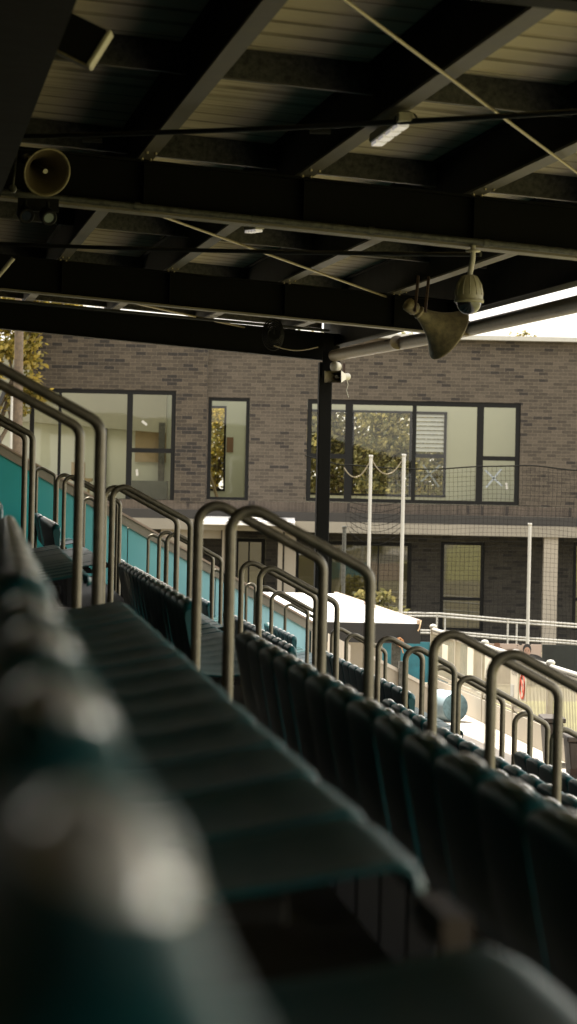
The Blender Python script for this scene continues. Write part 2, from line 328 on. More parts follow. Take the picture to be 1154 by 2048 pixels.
# ------------------------------------------------------------------ terrace + seats
ROWS = {-2: (-1.85, .93), -1: (-.89, .40), 0: (-.004, -.085), 1: (.905, -.505), 2: (1.87, -1.015), 3: (2.86, -1.468), 4: (3.85, -1.84)}
SECT = [  # v0, v1, du, dz of each block of seats, aisles between
    (-2.5, 10.75, 0, 0), (12.55, 20.4, -.06, .03), (22.4, 29.8, -.50, .27), (31.7, 35.6, -.50, .27)]
BACK = .80
def row(k, du, dz):
    u, z = ROWS[k]; return u+du, z+dz
t = MB()
edges = [-4.0] + [(SECT[i][1]+SECT[i+1][0])/2 for i in range(3)] + [36.0]
for si, (v0, v1, du, dz) in enumerate(SECT):
    a, b = edges[si], edges[si+1]
    pts = []
    ks = list(range(-2, 5))
    for k in ks:
        u, z = row(k, du, dz); zt = z-BACK
        un = row(k+1, du, dz)[0]-.14 if k < 4 else u+.62
        pts += [(u-.14, zt), (un, zt)]
    pts.append((pts[-1][0], G0+.01))
    vs = [P(u, a, z) for u, z in pts] + [P(u, b, z) for u, z in pts]; n = len(pts)
    t.add(vs, [(i, i+1, n+i+1, n+i) for i in range(n-1)])
    if si < 3:                                        # half steps in the aisle
        d2, e2 = du, dz
        for k in range(-2, 4):
            u, z = row(k, du, dz); un, zn = row(k+1, du, dz)
            hz_ = (z-zn)/2
            t.boxf(Vector((0, 0, 0)), EU, EV, Vector((0, 0, 1)), un-.139, un+.16, v1+.15, (edges[si+1])-.005, zn-BACK+.002, zn-BACK+hz_)
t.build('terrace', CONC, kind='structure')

def grid_solid(prof, ny, half, fn, thick=.006):
    bm = bmesh.new(); rows_ = []
    for i, (x, z) in enumerate(prof):
        r_ = []
        for j in range(ny+1):
            s = -1+2*j/ny; p = fn(i/(len(prof)-1), x, z, s); r_.append(bm.verts.new(p))
        rows_.append(r_)
    for i in range(len(prof)-1):
        for j in range(ny): bm.faces.new((rows_[i][j], rows_[i][j+1], rows_[i+1][j+1], rows_[i+1][j]))
    bm.normal_update()
    bmesh.ops.solidify(bm, geom=bm.faces[:], thickness=thick)
    bmesh.ops.recalc_face_normals(bm, faces=bm.faces[:])
    for f in bm.faces: f.smooth = True
    return bm
def bm_obj(name, bm, m):
    me = bpy.data.meshes.new(name); bm.to_mesh(me); bm.free(); me.materials.append(m)
    o = bpy.data.objects.new(name, me); COL.objects.link(o); return o
HW = .236
def closed_solid(prof, ny, fn):
    """closed loop of profile points swept across the seat, ends filled"""
    bm = bmesh.new(); n = len(prof); cols = []
    for j in range(ny+1):
        s_ = math.sin((-1+2*j/ny)*math.pi/2)*.5 + (-1+2*j/ny)*.5
        cols.append([bm.verts.new(fn(x, z, s_)) for x, z in prof])
    for j in range(ny):
        for i in range(n): bm.faces.new((cols[j][i], cols[j][(i+1) % n], cols[j+1][(i+1) % n], cols[j+1][i]))
    bm.faces.new(cols[0][::-1]); bm.faces.new(cols[-1])
    bmesh.ops.recalc_face_normals(bm, faces=bm.faces[:])
    for f in bm.faces: f.smooth = len(f.verts) == 4
    return bm
def back_fn(x, z, s):
    a = abs(s); k = max(0, min(1, (z-.50)/.26))
    e = max(0, (a-.80)/.20)
    zz = z - k*(.012*a**2 + .032*e**2)
    xm = .012 + (.46+.3-z)*.0
    xx = x + .010*a**2
    if e: xx = xx*(1-.22*e*e) + .03*.22*e*e      # the shell thins and rounds off at its sides
    return (xx, s*HW, zz)
def pan_fn(f, x, z, s):
    a = abs(s); front = max(0, (f-.6)/.4)
    zz = z + .008*a**2.5*(1-.4*front) - .010*front*a**5
    xx = x - .022*front*a**4
    return (xx, s*HW, zz)
bprof = [(.050, .46), (.036, .52), (.018, .60), (.002, .68), (-.009, .735), (-.014, .757), (-.015, .774), (-.009, .788), (.005, .797), (.022, .800), (.038, .797), (.050, .789), (.057, .776), (.058, .758), (.054, .72), (.054, .64), (.060, .56), (.074, .46)]
pprof = [(.070, .470), (.085, .452), (.115, .444), (.17, .440), (.24, .443), (.31, .454), (.40, .472), (.445, .482), (.466, .478), (.476, .462), (.477, .440)]
seat0 = empty('stadium_seat', 'x', 'seat')
so_b = bm_obj('backrest', closed_solid(bprof, 18, back_fn), SEAT); so_b.parent = seat0
so_p = bm_obj('seat_pan', grid_solid(pprof, 14, HW, pan_fn), SEAT); so_p.parent = seat0
def top_z(px_):                      # height of the backrest's rounded top at px_
    for (xa, za), (xb, zb) in zip(bprof[6:14], bprof[7:15]):
        if xa <= px_ <= xb: return za + (zb-za)*(px_-xa)/(xb-xa)
    return .79
pl = MB(); vs = []  # oval plates added on the seat tops to stand in for sky glints
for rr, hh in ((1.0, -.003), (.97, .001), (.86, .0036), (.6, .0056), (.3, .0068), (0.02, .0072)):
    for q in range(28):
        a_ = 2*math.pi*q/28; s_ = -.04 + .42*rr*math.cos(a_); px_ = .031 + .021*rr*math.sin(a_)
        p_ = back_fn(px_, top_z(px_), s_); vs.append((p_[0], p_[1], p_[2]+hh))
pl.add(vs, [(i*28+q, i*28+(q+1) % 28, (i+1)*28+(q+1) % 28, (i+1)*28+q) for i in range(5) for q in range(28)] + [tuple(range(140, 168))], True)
so_pl = pl.build('glint_plate', GLINT, seat0)
bk = MB()
bk.box(.13, .20, -.022, .022, .0, .42); bk.box(.08, .30, -.05, .05, .0, .008); bk.box(.10, .34, -.018, .018, .395, .428)
so_k = bk.build('support_bracket', SEATM, seat0, bevel=.003)
def place_seat(k, si, n, v, first=[True]):
    u, z = row(k, SECT[si][2], SECT[si][3])
    if first[0]: r_ = seat0; first[0] = False
    else:
        r_ = seat0.copy(); COL.objects.link(r_)
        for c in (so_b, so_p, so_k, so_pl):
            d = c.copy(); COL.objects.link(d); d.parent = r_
    r_.location = P(u, v, z-BACK); r_.rotation_euler = (R(random.uniform(-.5, .5)), 0, TH + R(random.uniform(-1.1, 1.1)))
    bl = ['nearest block', 'second block', 'third block', 'last block before the wall'][si]
    rw = ['top row', 'second row down', 'third row down', 'fourth row down', 'front row'][k]
    tag(r_, 'dark green plastic seat, %s along the %s, %s' % (ORD[n], rw, bl), 'seat', 'seats of the %s' % ['nearest block', 'second block', 'third block', 'last block'][si])
nseat = 0
for si, (v0, v1, du, dz) in enumerate(SECT):
    for k in range(0, 5):
        v = v1-.25 - (.27 if (k, si) == (0, 0) else 0); i = 0
        lst = []
        while v > max(v0+.2, .2):
            u, z = row(k, du, dz); x, y, d = proj(P(u, v, z))
            gap = (k == 0 and si == 0 and 2.66 < v < 3.16)
            if d > .15 and (-70 < x < W+90 and y < H+500 or k == 0 and v < 6) and not gap: lst.append(v)
            v -= .5
        for n, v in enumerate(reversed(lst)):
            place_seat(k, si, n, v); nseat += 1
print('seats', nseat)

# unseen walls added behind the rows and at the near end to block light
m = MB(); m.boxf(P(0, 0, 0), EU, EV, Vector((0, 0, 1)), -4.2, -4.0, -8, 36.2, G0, 2.4)
m.boxf(P(0, 0, 0), EU, EV, Vector((0, 0, 1)), -3.99, 4.3, -9.2, -9.0, G0, 2.2)
m.build('light_block_wall', mat('dark_block_wall', (0.018, 0.018, 0.0168), .9, var=.2, scale=2), label='dark unseen wall added to shut light out of the stand back and near end', cat='wall', origin=P(-4.1, 14, G0))
# timber batten under the gap in the top row
m = MB(); m.boxf(P(0, 0, 0), EU, EV, Vector((0, 0, 1)), .452, .482, 2.80, 2.98, -.458, -.42)
m.build('seat_batten', mat('dark_timber', (.045, .034, .024), .85, var=.3, scale=14), label='weathered timber batten showing in the gap where a seat is missing', cat='batten', origin=P(.44, 2.9, -.46))

# ------------------------------------------------------------------ handrail hoops
TUBE = .0222
hgroup = 'hoop handrails down the aisles'
def hoop(u1, u2, v, zof, slope, zbase, label, r=TUBE, fl=.085, fr=.07):
    zl = zof - slope*u1; zr = zof - slope*u2
    base = P((u1+u2)/2, v, zbase(u2))
    e = empty('handrail', label, 'handrail', hgroup, base)
    a = P(u1, v, zbase(u1)); c1 = P(u1, v, zl); c2 = P(u2, v, zr); b = P(u2, v, zbase(u2))
    if fl*1.65 + fr*.62 > (c2-c1).length*.98:
        q = (c2-c1).length*.98/(fl*1.65 + fr*.62); fl *= q; fr *= q
    pts = [a] + arc_corner(a, c1, c2, fl, 9) + arc_corner(c1, c2, b, fr, 7) + [b]
    mb = MB(); mb.tube(pts, r, 12); part(mb, 'tube', STEEL, e)
    for q in (a, b):
        mf = MB(); mf.lathe([(0, .0), (0, .055), (.008, .055), (.008, r+.001)], q+Vector((0, 0, .001)), (0, 0, 1), 20); part(mf, 'base_plate', STEEL, e)
    return e
def floor_at(du, dz):
    def fz(u):
        best = None
        for k in range(-2, 5):
            uu, zz = row(k, du, dz)
            if u >= uu-.14: best = zz-BACK
        return best
    return fz
V1N, V1F = 10.9, 12.42
sid = lambda i: ['near side', 'far side'][i]
def hrow(lst, v, zof, slope, du, dz, name):
    for i, (a, b) in enumerate(lst):
        hoop(a, b, v, zof, slope, floor_at(du, dz), 'grey steel hoop handrail, %s going down the %s' % (ORD[i], name))
uz = lambda x, y, v: on_v(x, y, v)
L1 = [(-.22, None), (None, None), (None, None)]
def upx(x, v): return on_v(x, 1100, v)[0]
hrow([(-.24, upx(196, V1N)), (upx(460, V1N), upx(742, V1N)), (upx(988, V1N), upx(1268, V1N))], V1N, .475, .525, 0, 0, 'near side of the first aisle')
hrow([(-.24, upx(155, V1F)), (upx(395, V1F), upx(647, V1F)), (upx(871, V1F), upx(1123, V1F))], V1F, .47, .52, 0, 0, 'far side of the first aisle')
V2N, V2F = 20.6, 22.2
hrow([(-.35, .21), (.80, 1.38), (1.90, 2.48), (3.00, 3.37), (3.40, 3.95), (4.12, 4.4)], V2N, .54, .525, -.06, .03, 'near side of the second aisle')
hrow([(-.35, .165), (.80, 1.38), (1.90, 2.50), (3.01, 3.37), (3.44, 4.03), (4.13, 4.4)], V2F, .54, .525, -.06, .03, 'far side of the second aisle')
V3N, V3F = 30.0, 31.5
hrow([(.65, 1.25), (1.76, 2.35), (2.90, 3.48), (3.72, 4.15)], V3N, .60, .535, -.5, .27, 'near side of the third aisle')
hrow([(.60, 1.28), (1.76, 2.37), (2.88, 3.46), (3.74, 4.15)], V3F, .60, .535, -.5, .27, 'far side of the third aisle')
V4 = 35.3
for i, (xa, xb, yt) in enumerate([(74, 111, 930), (169, 206, 990), (297, 332, 1064), (423, 452, 1134), (493, 511, 1162), (571, 630, 1203)]):
    ua, za = on_v(xa, yt, V4); ub, _ = on_v(xb, yt, V4)
    hoop(ua, ub, V4, za+.53*ua, .53, floor_at(-.5, .27), 'small steel hoop rail, %s going down in front of the teal end wall' % ORD[i], r=.02, fl=.06, fr=.05)

# ------------------------------------------------------------------ end wall
VW = 36.0
def cope_z(u): return on_v(0, 885, VW)[1] + (on_v(640, 1250, VW)[1]-on_v(0, 885, VW)[1])*(u-on_v(0, 885, VW)[0])/(on_v(640, 1250, VW)[0]-on_v(0, 885, VW)[0])
ew = empty('end_wall', 'teal panelled end wall with pale sloping coping at the far end of the seats', 'wall', None, P(2, VW, G0))
Z = Vector((0, 0, 1)); O0 = Vector((0, 0, 0))
def slab_v(mb, u0, u1, v0, v1, lo0, lo1, hi0, hi1):
    mb.hexa([P(u0, v0, lo0), P(u1, v0, lo1), P(u1, v1, lo1), P(u0, v1, lo0), P(u0, v0, hi0), P(u1, v0, hi1), P(u1, v1, hi1), P(u0, v1, hi0)])
u_end = on_v(622, 1250, VW)[0]
cuts = [-3.0] + [upx(x, VW) for x in (-60, 255, 432, 520)] + [u_end]
for a, b in zip(cuts[:-1], cuts[1:]):
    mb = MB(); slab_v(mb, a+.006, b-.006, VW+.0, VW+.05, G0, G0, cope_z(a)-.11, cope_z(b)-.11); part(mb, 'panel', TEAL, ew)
mb = MB(); slab_v(mb, -3, u_end-.001, VW+.051, VW+.09, G0, G0, cope_z(-3)-.16, cope_z(u_end)-.16); part(mb, 'backing_panel', CREAM2, ew)
mb = MB(); slab_v(mb, -3, u_end+.08, VW-.05, VW+.13, cope_z(-3)-.03, cope_z(u_end+.08)-.03, cope_z(-3), cope_z(u_end+.08)); part(mb, 'coping', COPE, ew)
mb = MB(); slab_v(mb, -3, u_end+.08, VW-.03, VW+.10, cope_z(-3)-.15, cope_z(u_end+.08)-.15, cope_z(-3)-.031, cope_z(u_end+.08)-.031); part(mb, 'top_rail', CREAM2, ew)
mb = MB(); mb.boxf(O0, EU, EV, Z, u_end, u_end+.075, VW-.06, VW+.09, G0, cope_z(u_end)-.14); part(mb, 'end_post', CREAM, ew)
# low cream parapet further down
pw = empty('parapet', 'low cream parapet stepping down beside the shelter', 'wall', None, P(5, VW, G0))
ua, ub, uc = upx(690, VW), upx(736, VW), upx(782, VW); ud = upx(866, VW)
mb = MB(); slab_v(mb, ua, ub, VW+1.6, VW+1.7, G0, G0, on_v(700, 1268, VW+1.6)[1], on_v(700, 1290, VW+1.6)[1]); part(mb, 'panel', PALE, pw)
mb = MB(); slab_v(mb, ub+.14, ud, VW, VW+.12, G0, G0, cope_z(ub+.14)-.05, cope_z(ud)-.02); part(mb, 'wall', CREAM, pw)
mb = MB(); slab_v(mb, ub+.12, ud+.01, VW-.02, VW+.14, cope_z(ub+.12)-.048, cope_z(ud+.01)-.018, cope_z(ub+.12)-.0, cope_z(ud+.01)+.03); part(mb, 'coping', PALE, pw)
up_ = upx(806, VW)
mb = MB(); mb.boxf(O0, EU, EV, Z, up_-.03, up_+.03, VW-.08, VW-.025, G0, on_v(806, 1322, VW)[1]); part(mb, 'post', GALV, pw)

# ------------------------------------------------------------------ stand roof
SLX = -.07
def rz(X, h): return h + SLX*X
def rp(x, y, h):                      # sight line met with the plane h above the eye (falls with X)
    d = ray(x, y); s = h/(d.z - SLX*d.x); return d*s
def RP(e, fq, h):                     # roof coordinates along the girders / along the purlins
    p = ER*e + FR*fq; return Vector((p.x, p.y, rz(p.x, h)))
ECUT = rp(1154, 567, 2.0).dot(ER)     # eave line
CEIL = 2.52; MB_ = 2.15
F0, F1 = -9.0, 36.5
roof = empty('stand_roof', 'dark steel framed roof over the stand with ribbed cream sheeting', 'roof', None, (0, 0, 0))
mb = MB(); n = 0; fq = F0; vs = []; fs = []
E0 = -6.5
rows_ = []
while fq < F1:
    lap = (fq/.43) % 1.0
    h = CEIL + .006*math.sin(fq/.048*2*math.pi) + (-.013 if lap < .05 else 0) + (.006 if .05 <= lap < .10 else 0)
    rows_.append((fq, h)); fq += .012
for fq, h in rows_: vs += [RP(E0, fq, h), RP(ECUT+.1, fq, h)]
mb.add(vs, [(2*i, 2*i+1, 2*i+3, 2*i+2) for i in range(len(rows_)-1)])
top = [RP(E0, F0, CEIL+.08), RP(ECUT+.1, F0, CEIL+.08), RP(ECUT+.1, F1, CEIL+.08), RP(E0, F1, CEIL+.08)]
mb.add(top, [(0, 1, 2, 3)])
part(mb, 'roof_sheet', SHEET, roof)
def ibeam(mbw, mbf, e0, e1, f0, f1, along, lo, hi, fw, tw=.03, tf=.018):
    """I section between two roof points; along 'e' or 'f'"""
    if along == 'e':
        def q(e, fo, h): return RP(e, f0+fo, h)
        for mbx, w0, w1, a, b in ((mbw, -tw/2, tw/2, lo+tf, hi-tf), (mbf, -fw/2, fw/2, lo, lo+tf-.001), (mbw, -fw/2, fw/2, hi-tf+.001, hi)):
            mbx.hexa([q(e0, w0, a), q(e1, w0, a), q(e1, w1, a), q(e0, w1, a), q(e0, w0, b), q(e1, w0, b), q(e1, w1, b), q(e0, w1, b)])
    else:
        def q(fv, eo, h): return RP(e0+eo, fv, h)
        for mbx, w0, w1, a, b in ((mbw, -tw/2, tw/2, lo+tf, hi-tf), (mbf, -fw/2, fw/2, lo, lo+tf-.001), (mbw, -fw/2, fw/2, hi-tf+.001, hi)):
            mbx.hexa([q(f0, w0, a), q(f0, w1, a), q(f1, w1, a), q(f1, w0, a), q(f0, w0, b), q(f0, w1, b), q(f1, w1, b), q(f1, w0, b)])
# longitudinal purlin beams
mc = [rp(x, y, MB_).dot(ER) for x, y in ((298, 310), (608, 355), (918, 405))]
step = (mc[2]-mc[0])/2
es = [mc[0]-step*i for i in range(2, 5)] + mc + [mc[2]+step*i for i in range(1, 3)]
for e in es:
    if e > ECUT-.25: continue
    w_, f_ = MB(), MB(); ibeam(w_, f_, e, e, F0, F1-.1, 'f', MB_+.002, CEIL-.012, .10)
    o = part(w_, 'purlin', BEAM, roof); q = part(f_, 'bottom_flange', PFL, o)
# deep girder on the left
eg = rp(70, 215, 1.72).dot(ER) - .17
w_, f_ = MB(), MB(); ibeam(w_, f_, eg, eg, F0, 27.0, 'f', 1.72, CEIL-.012, .34, .05); o = part(w_, 'deep_girder', BEAM, roof); part(f_, 'bottom_flange', BEAM, o)
# edge beam
w_, f_ = MB(), MB(); ibeam(w_, f_, ECUT, ECUT, F0, F1-.1, 'f', 2.0, CEIL-.012, .14); o = part(w_, 'edge_beam', BEAM, roof); part(f_, 'bottom_flange', BEAM, o)
# rafters
GY = [9.6, 18.7, 28.0, 35.5]
GF = [Vector((0, y, 0)).dot(FR) for y in GY]
for gi, fq in enumerate(GF):
    w_, f_ = MB(), MB(); ibeam(w_, f_, E0+.2, ECUT, fq, fq, 'e', 1.80, MB_, .20, .09)
    o = part(w_, 'rafter', BEAM, roof); part(f_, 'bottom_flange', FLNG if gi in (1, 2) else BEAM, o)
# channel girts between purlins
for y in (12.4, 15.8, 19.9, 26.0, 31.0, 36.35):
    fq = Vector((0, y, 0)).dot(FR); w_, f_ = MB(), MB()
    def q(e, fo, h): return RP(e, fq+fo, h)
    a, b = CEIL-(.18 if y < 36 else .255), CEIL-.013
    w_.hexa([q(E0+.3, 0, a), q(ECUT-.1, 0, a), q(ECUT-.1, .012, a), q(E0+.3, .012, a), q(E0+.3, 0, b), q(ECUT-.1, 0, b), q(ECUT-.1, .012, b), q(E0+.3, .012, b)])
    o = part(w_, 'channel_girt', GALV, roof)
    f_.hexa([q(E0+.3, -.002, a-.008), q(ECUT-.1, -.002, a-.008), q(ECUT-.1, .06, a-.008), q(E0+.3, .06, a-.008), q(E0+.3, -.002, a-.001), q(ECUT-.1, -.002, a-.001), q(ECUT-.1, .06, a-.001), q(E0+.3, .06, a-.001)])
    part(f_, 'lip', PFL, o)
# web stiffeners / cleats
for gi in (1, 2):
    for e in es:
        if e > ECUT-.25: continue
        mb = MB(); mb.boxf(RP(e, GF[gi]-.06, 1.83), ER, FR, Z, -.006, .006, -.05, .02, 0, .3); part(mb, 'cleat', BEAM, roof)
# bolts through the purlin flanges beside each rafter
for e in es:
    if e > ECUT-.25: continue
    for gi in (1, 2):
        mb = MB()
        for df in (-.55, -.18, .30):
            for de in (-.028, .028): mb.lathe([(-.014, 0), (-.014, .011), (0, .011)], RP(e+de, GF[gi]+df, MB_), Z, 6)
        part(mb, 'bolts', CABLE, roof)
# bracing rods
def rod(p0, p1, h0, h1, r, m, sag=0, nm='bracing_rod'):
    a, b = rp(*p0, h0), rp(*p1, h1); d = (b-a)
    a = a-d*.03; b = b+d*.03
    pts = [a.lerp(b, i/10) - Z*(sag*4*(i/10)*(1-i/10)) for i in range(11)]
    mb = MB(); mb.tube(pts, r, 8); ob = part(mb, nm, m, roof)
    return a, b
rod((690, 0), (1154, 345), MB_-.03, MB_-.03, .0095, CABLE)
rod((345, 440), (830, 614), MB_-.03, MB_-.03, .012, CABLE)
rod((285, 610), (650, 690), MB_-.03, MB_-.03, .013, CABLE)
rod((40, 272), (1154, 222), MB_-.05, MB_-.05, .016, DCABLE, .02)
rod((0, 487), (930, 508), MB_-.05, MB_-.05, .020, DCABLE, .02)
rod((0, 600), (640, 660), MB_-.05, MB_-.05, .02, DCABLE, .0)
# turnbuckles
for x, y, m_ in ((185, 277, BLACK), (640, 259, BLACK)):
    c = rp(x, y, MB_-.05); mb = MB(); mb.tube([c-ER*.06, c+ER*.06], .026, 10); part(mb, 'turnbuckle', m_, roof)
# conduit under rafter 1
a, b = RP(E0+1, GF[1]-.13, 1.835), RP(ECUT-.1, GF[1]-.13, 1.835)
mb = MB(); mb.tube([a, b], .022, 10)
for i in range(1, 14):
    c = a.lerp(b, i/14); mb.tube([c-(b-a).normalized()*.02, c+(b-a).normalized()*.02], .029, 10)
part(mb, 'conduit', GALV, roof)
# eave pipe
pp = [at(1290, 577, 20.6), at(1054, 631, 25.4), at(860, 676, 30.0), at(668, 711, 35.2)]
mb = MB(); mb.tube(pp, .072, 16)
for q in (.25, .6):
    c = pp[1].lerp(pp[3], q); dd = (pp[3]-pp[1]).normalized(); mb.tube([c-dd*.03, c+dd*.03], .079, 16)
part(mb, 'downpipe', PIPE, roof)
# post
PX = at(651, 715, 35.35)
post = empty('roof_post', 'dark steel post carrying the far corner of the stand roof', 'post', None, (PX.x, PX.y, G0))
mb = MB(); mb.boxf(Vector((PX.x, PX.y, 0)), ER, FR, Z, -.083, .083, -.07, .07, G0, 1.77-.07*PX.x); part(mb, 'shaft', BEAM, post, bevel=.012)
mb = MB(); mb.boxf(Vector((PX.x, PX.y, 0)), ER, FR, Z, -.05, .09, -.09, -.072, 1.55, 2.1); part(mb, 'cap_plate', BEAM, post)
mb = MB(); mb.boxf(Vector((PX.x, PX.y, 0)), ER, FR, Z, -.14, .14, -.14, .14, G0+.006, G0+.03); part(mb, 'base_plate', BEAM, post)

# ------------------------------------------------------------------ things on the roof
def batten(x0, y0, x1, y1, h, label):
    a, b = rp(x0, y0, h), rp(x1, y1, h); d = (b-a).normalized(); s = d.cross(Z).normalized(); u_ = s.cross(d)
    c = (a+b)/2; L = (b-a).length/2
    e = empty('batten_light', label, 'light fitting', 'batten lights under the roof', c)
    mb = MB(); mb.boxf(c, d, s, u_, -L, L, -.04, .04, .0, .05); part(mb, 'body', OFFW, e, bevel=.006)
    for i in range(4):
        m2 = MB(); w0 = -L*.95 + i*L*.48; m2.boxf(c, d, s, u_, w0, w0+L*.34, -.032, .032, -.022, -.002); part(m2, 'diffuser', LAMPW, e, bevel=.004)
    return e
batten(752, 286, 812, 242, MB_-.07, 'white batten light fixed under the second purlin with cable loops')
batten(496, 461, 520, 458, MB_-.07, 'small white batten light under a purlin beyond the first rafter')
# cable loops by the light
c = rp(815, 235, MB_-.05); mb = MB()
mb.tube([c + ER*(.05*math.cos(a)) + Z*(.035*math.sin(a)) + FR*(.03*a) for a in [i*.3 for i in range(16)]], .006, 6)
mb.build('cable_loop', DCABLE, label='dark loop of loose cable beside the batten light', cat='cable', origin=c)
# bundle by the far post
c = at(548, 668, 33.8); mb = MB()
for k in range(5):
    rr = .10+.015*k
    mb.tube([c + ER*(rr*math.cos(a)*.8) + Z*(rr*math.sin(a)*(.8+.1*k)) + FR*(.02*k) for a in [i*.33 for i in range(20)]], .010, 6)
mb.tube([c, c+Z*.35], .01, 6)
mb.build('cable_coil', BLACK, label='coil of black cable hanging under the roof left of the far post', cat='cable', origin=c)
mb = MB(); q0 = c-Z*.14; mb.tube([q0 + ER*(.06*i) - Z*(.05*math.sin(i/9*math.pi)) for i in range(10)], .007, 6)
mb.build('hanging_cable', CABLE, label='thin brass coloured cable drooping below the cable coil', cat='cable', origin=q0)

def horn_speaker(name, label, mouth, axis, rm, length, matl, inm, group='horn loudspeakers'):
    axis = Vector(axis).normalized(); th = mouth - axis*length
    e = empty(name, label, 'loudspeaker', group, mouth - axis*length)
    prof = []
    for i in range(15):
        t_ = i/14; r_ = .16*rm + (rm*.84)*(.50*t_ + .50*t_**2.8); prof.append((t_*length, r_))
    mb = MB(); mb.lathe(prof, th, axis, 40); mb.lathe([(length, rm), (length+.012, rm+.008), (length+.012, rm-.004), (length-.006, rm-.012)], th, axis, 40)
    part(mb, 'bell', matl, e)
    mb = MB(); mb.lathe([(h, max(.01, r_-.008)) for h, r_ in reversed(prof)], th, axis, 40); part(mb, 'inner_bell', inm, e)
    mb = MB(); mb.lathe([(-.30*length, .0), (-.30*length, .19*rm), (-.26*length, .24*rm), (-.05*length, .24*rm), (0, .20*rm), (.02*length, .15*rm)], th, axis, 24); part(mb, 'driver', matl, e)
    mb = MB(); mb.lathe([(.05*length, prof[1][1]*1.02), (.05*length, prof[1][1]*1.10), (.11*length, prof[2][1]*1.10), (.11*length, prof[2][1]*1.0)], th, axis, 28); part(mb, 'clamp_band', CABLE, e)
    mb = MB(); mb.lathe([(length*.93, .0), (length*.93, .075*rm), (length*.90, .10*rm), (length*.55, .10*rm)], th, axis, 20)
    part(mb, 'centre_plug', inm, e)
    mb = MB(); mb.disc(th+axis*(length*.935), axis, .105*rm, 20); part(mb, 'plug_cap', OFFW, e)
    return e, th
# left horn facing the camera
mo = at(93, 344, 17.9); ax = Vector((.42, -.82, -.30))
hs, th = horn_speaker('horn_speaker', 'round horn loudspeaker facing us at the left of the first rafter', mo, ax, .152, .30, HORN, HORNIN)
mb = MB(); mb.bar(th+Vector((0, .02, 0)), th+Vector((-.02, .42, .06)), .03, .05); part(mb, 'bracket', BEAM, hs)
# big right horn
mo = at(896, 668, 25.8); ax = Vector((.76, .40, -.50))
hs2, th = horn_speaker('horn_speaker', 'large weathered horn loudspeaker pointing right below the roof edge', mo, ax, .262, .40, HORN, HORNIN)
for dx in (-.045, .05):
    a = th + ax.normalized()*.04 + Vector((dx, -.10, .0)); b = rp(834+dx*200, 592, MB_); b = Vector((a.x+.03, a.y+.1, rz(a.x, MB_)))
    mb = MB(); mb.bar(a, b, .022, .03); part(mb, 'bracket', RUST, hs2)
# dome camera
tp = at(946, 500, 18.75); dc = empty('dome_camera', 'bulbous dome security camera hanging below the first rafter', 'security camera', None, tp)
ctr = at(938, 590, 18.75)
mb = MB(); mb.tube([tp + Vector((0, 0, .03)), tp - Z*.06, ctr + Z*.12], .018, 12); mb.lathe([(0, .0), (0, .05), (.012, .05), (.012, .02)], tp - Z*.012, Z, 20); part(mb, 'stem', OFFW, dc)
mb = MB(); mb.lathe([(.135, .0), (.135, .03), (.128, .045), (.105, .063), (.07, .080), (.03, .091), (-.01, .094), (-.03, .093)], ctr, Z, 36)
for k in range(12):
    a = k*math.pi/6; dv = Vector((math.cos(a), math.sin(a), 0)); mb.tube([ctr+dv*.049+Z*.125, ctr+dv*.082+Z*.07, ctr+dv*.0945+Z*.0], .004, 6)
part(mb, 'housing', DOME, dc)
mb = MB(); mb.lathe([(-.028, .094), (-.03, .099), (-.05, .099), (-.052, .084)], ctr, Z, 36); part(mb, 'rim', DOME, dc)
mb = MB(); mb.lathe([(-.052 - .078*math.sin(a), .082*math.cos(a)) for a in [i*math.pi/18 for i in range(10)]], ctr, Z, 36); part(mb, 'dome', DGLASS, dc)
# emergency twin spot
tw = at(77, 415, 17.8); ts = empty('twin_spotlight', 'black emergency light with two lamp heads under the left rafter end', 'spotlight', None, tw)
mb = MB(); mb.boxf(tw, ER, FR, Z, -.13, .13, .02, .07, -.02, .06); part(mb, 'body', BLACK, ts)
for px, py in ((50, 428), (95, 432)):
    c = at(px, py, 17.7); axl = Vector((.35, -.75, -.45)).normalized()
    mb = MB(); mb.lathe([(-.07, 0), (-.07, .03), (-.03, .048), (.035, .052), (.04, .045), (.03, .03)], c, axl, 24); mb.tube([c, c+Z*.09+FR*.02], .012, 8); hd = part(mb, 'lamp_head', BLACK, ts)
    mb = MB(); mb.disc(c+axl*.031, axl, .032, 20); part(mb, 'lens', mat('lens_glint', (.22, .26, .25), .12, .3, spec=.8) if px > 60 else DGLASS, hd)  # the right lens is paler, its glint put into the colour
# junction box + conduit at left of horn
c = at(26, 378, 17.9); jb = empty('junction_box', 'grey round junction box with conduit left of the round horn', 'junction box', None, c)
mb = MB(); mb.lathe([(0, 0), (0, .025), (.04, .025), (.04, 0)], c, (0, -1, 0), 20); part(mb, 'box', GALV, jb)
mb = MB(); mb.tube([c+Z*.02, c+Z*.35+Vector((.03, 0, 0))], .007, 8); part(mb, 'conduit', GALV, jb)
# flood light top left
c = at(158, 82, 11.5); fl = empty('floodlight', 'dark box floodlight with bright rim bolted to the left girder', 'floodlight', None, c)
ex = (at(215, 72, 11.5)-at(120, 25, 11.5)).normalized(); ey = (at(180, 128, 11.5)-at(215, 72, 11.5)).normalized(); ez = ex.cross(ey)
mb = MB(); mb.boxf(c, ex, ey, ez, -.13, .085, -.085, .075, -.06, .06); part(mb, 'housing', BLACK, fl, bevel=.008)
mb = MB(); mb.boxf(c, ex, ey, ez, .086, .102, -.09, .08, -.07, .07); part(mb, 'rim', OFFW, fl, bevel=.004)
mb = MB(); mb.boxf(c, ex, ey, ez, -.10, .10, .076, .086, -.05, .05); part(mb, 'visor', HORN, fl)
mb = MB(); mb.boxf(c, ex, ey, ez, -.30, -.125, -.05, -.01, -.02, .02); part(mb, 'bracket', BEAM, fl)
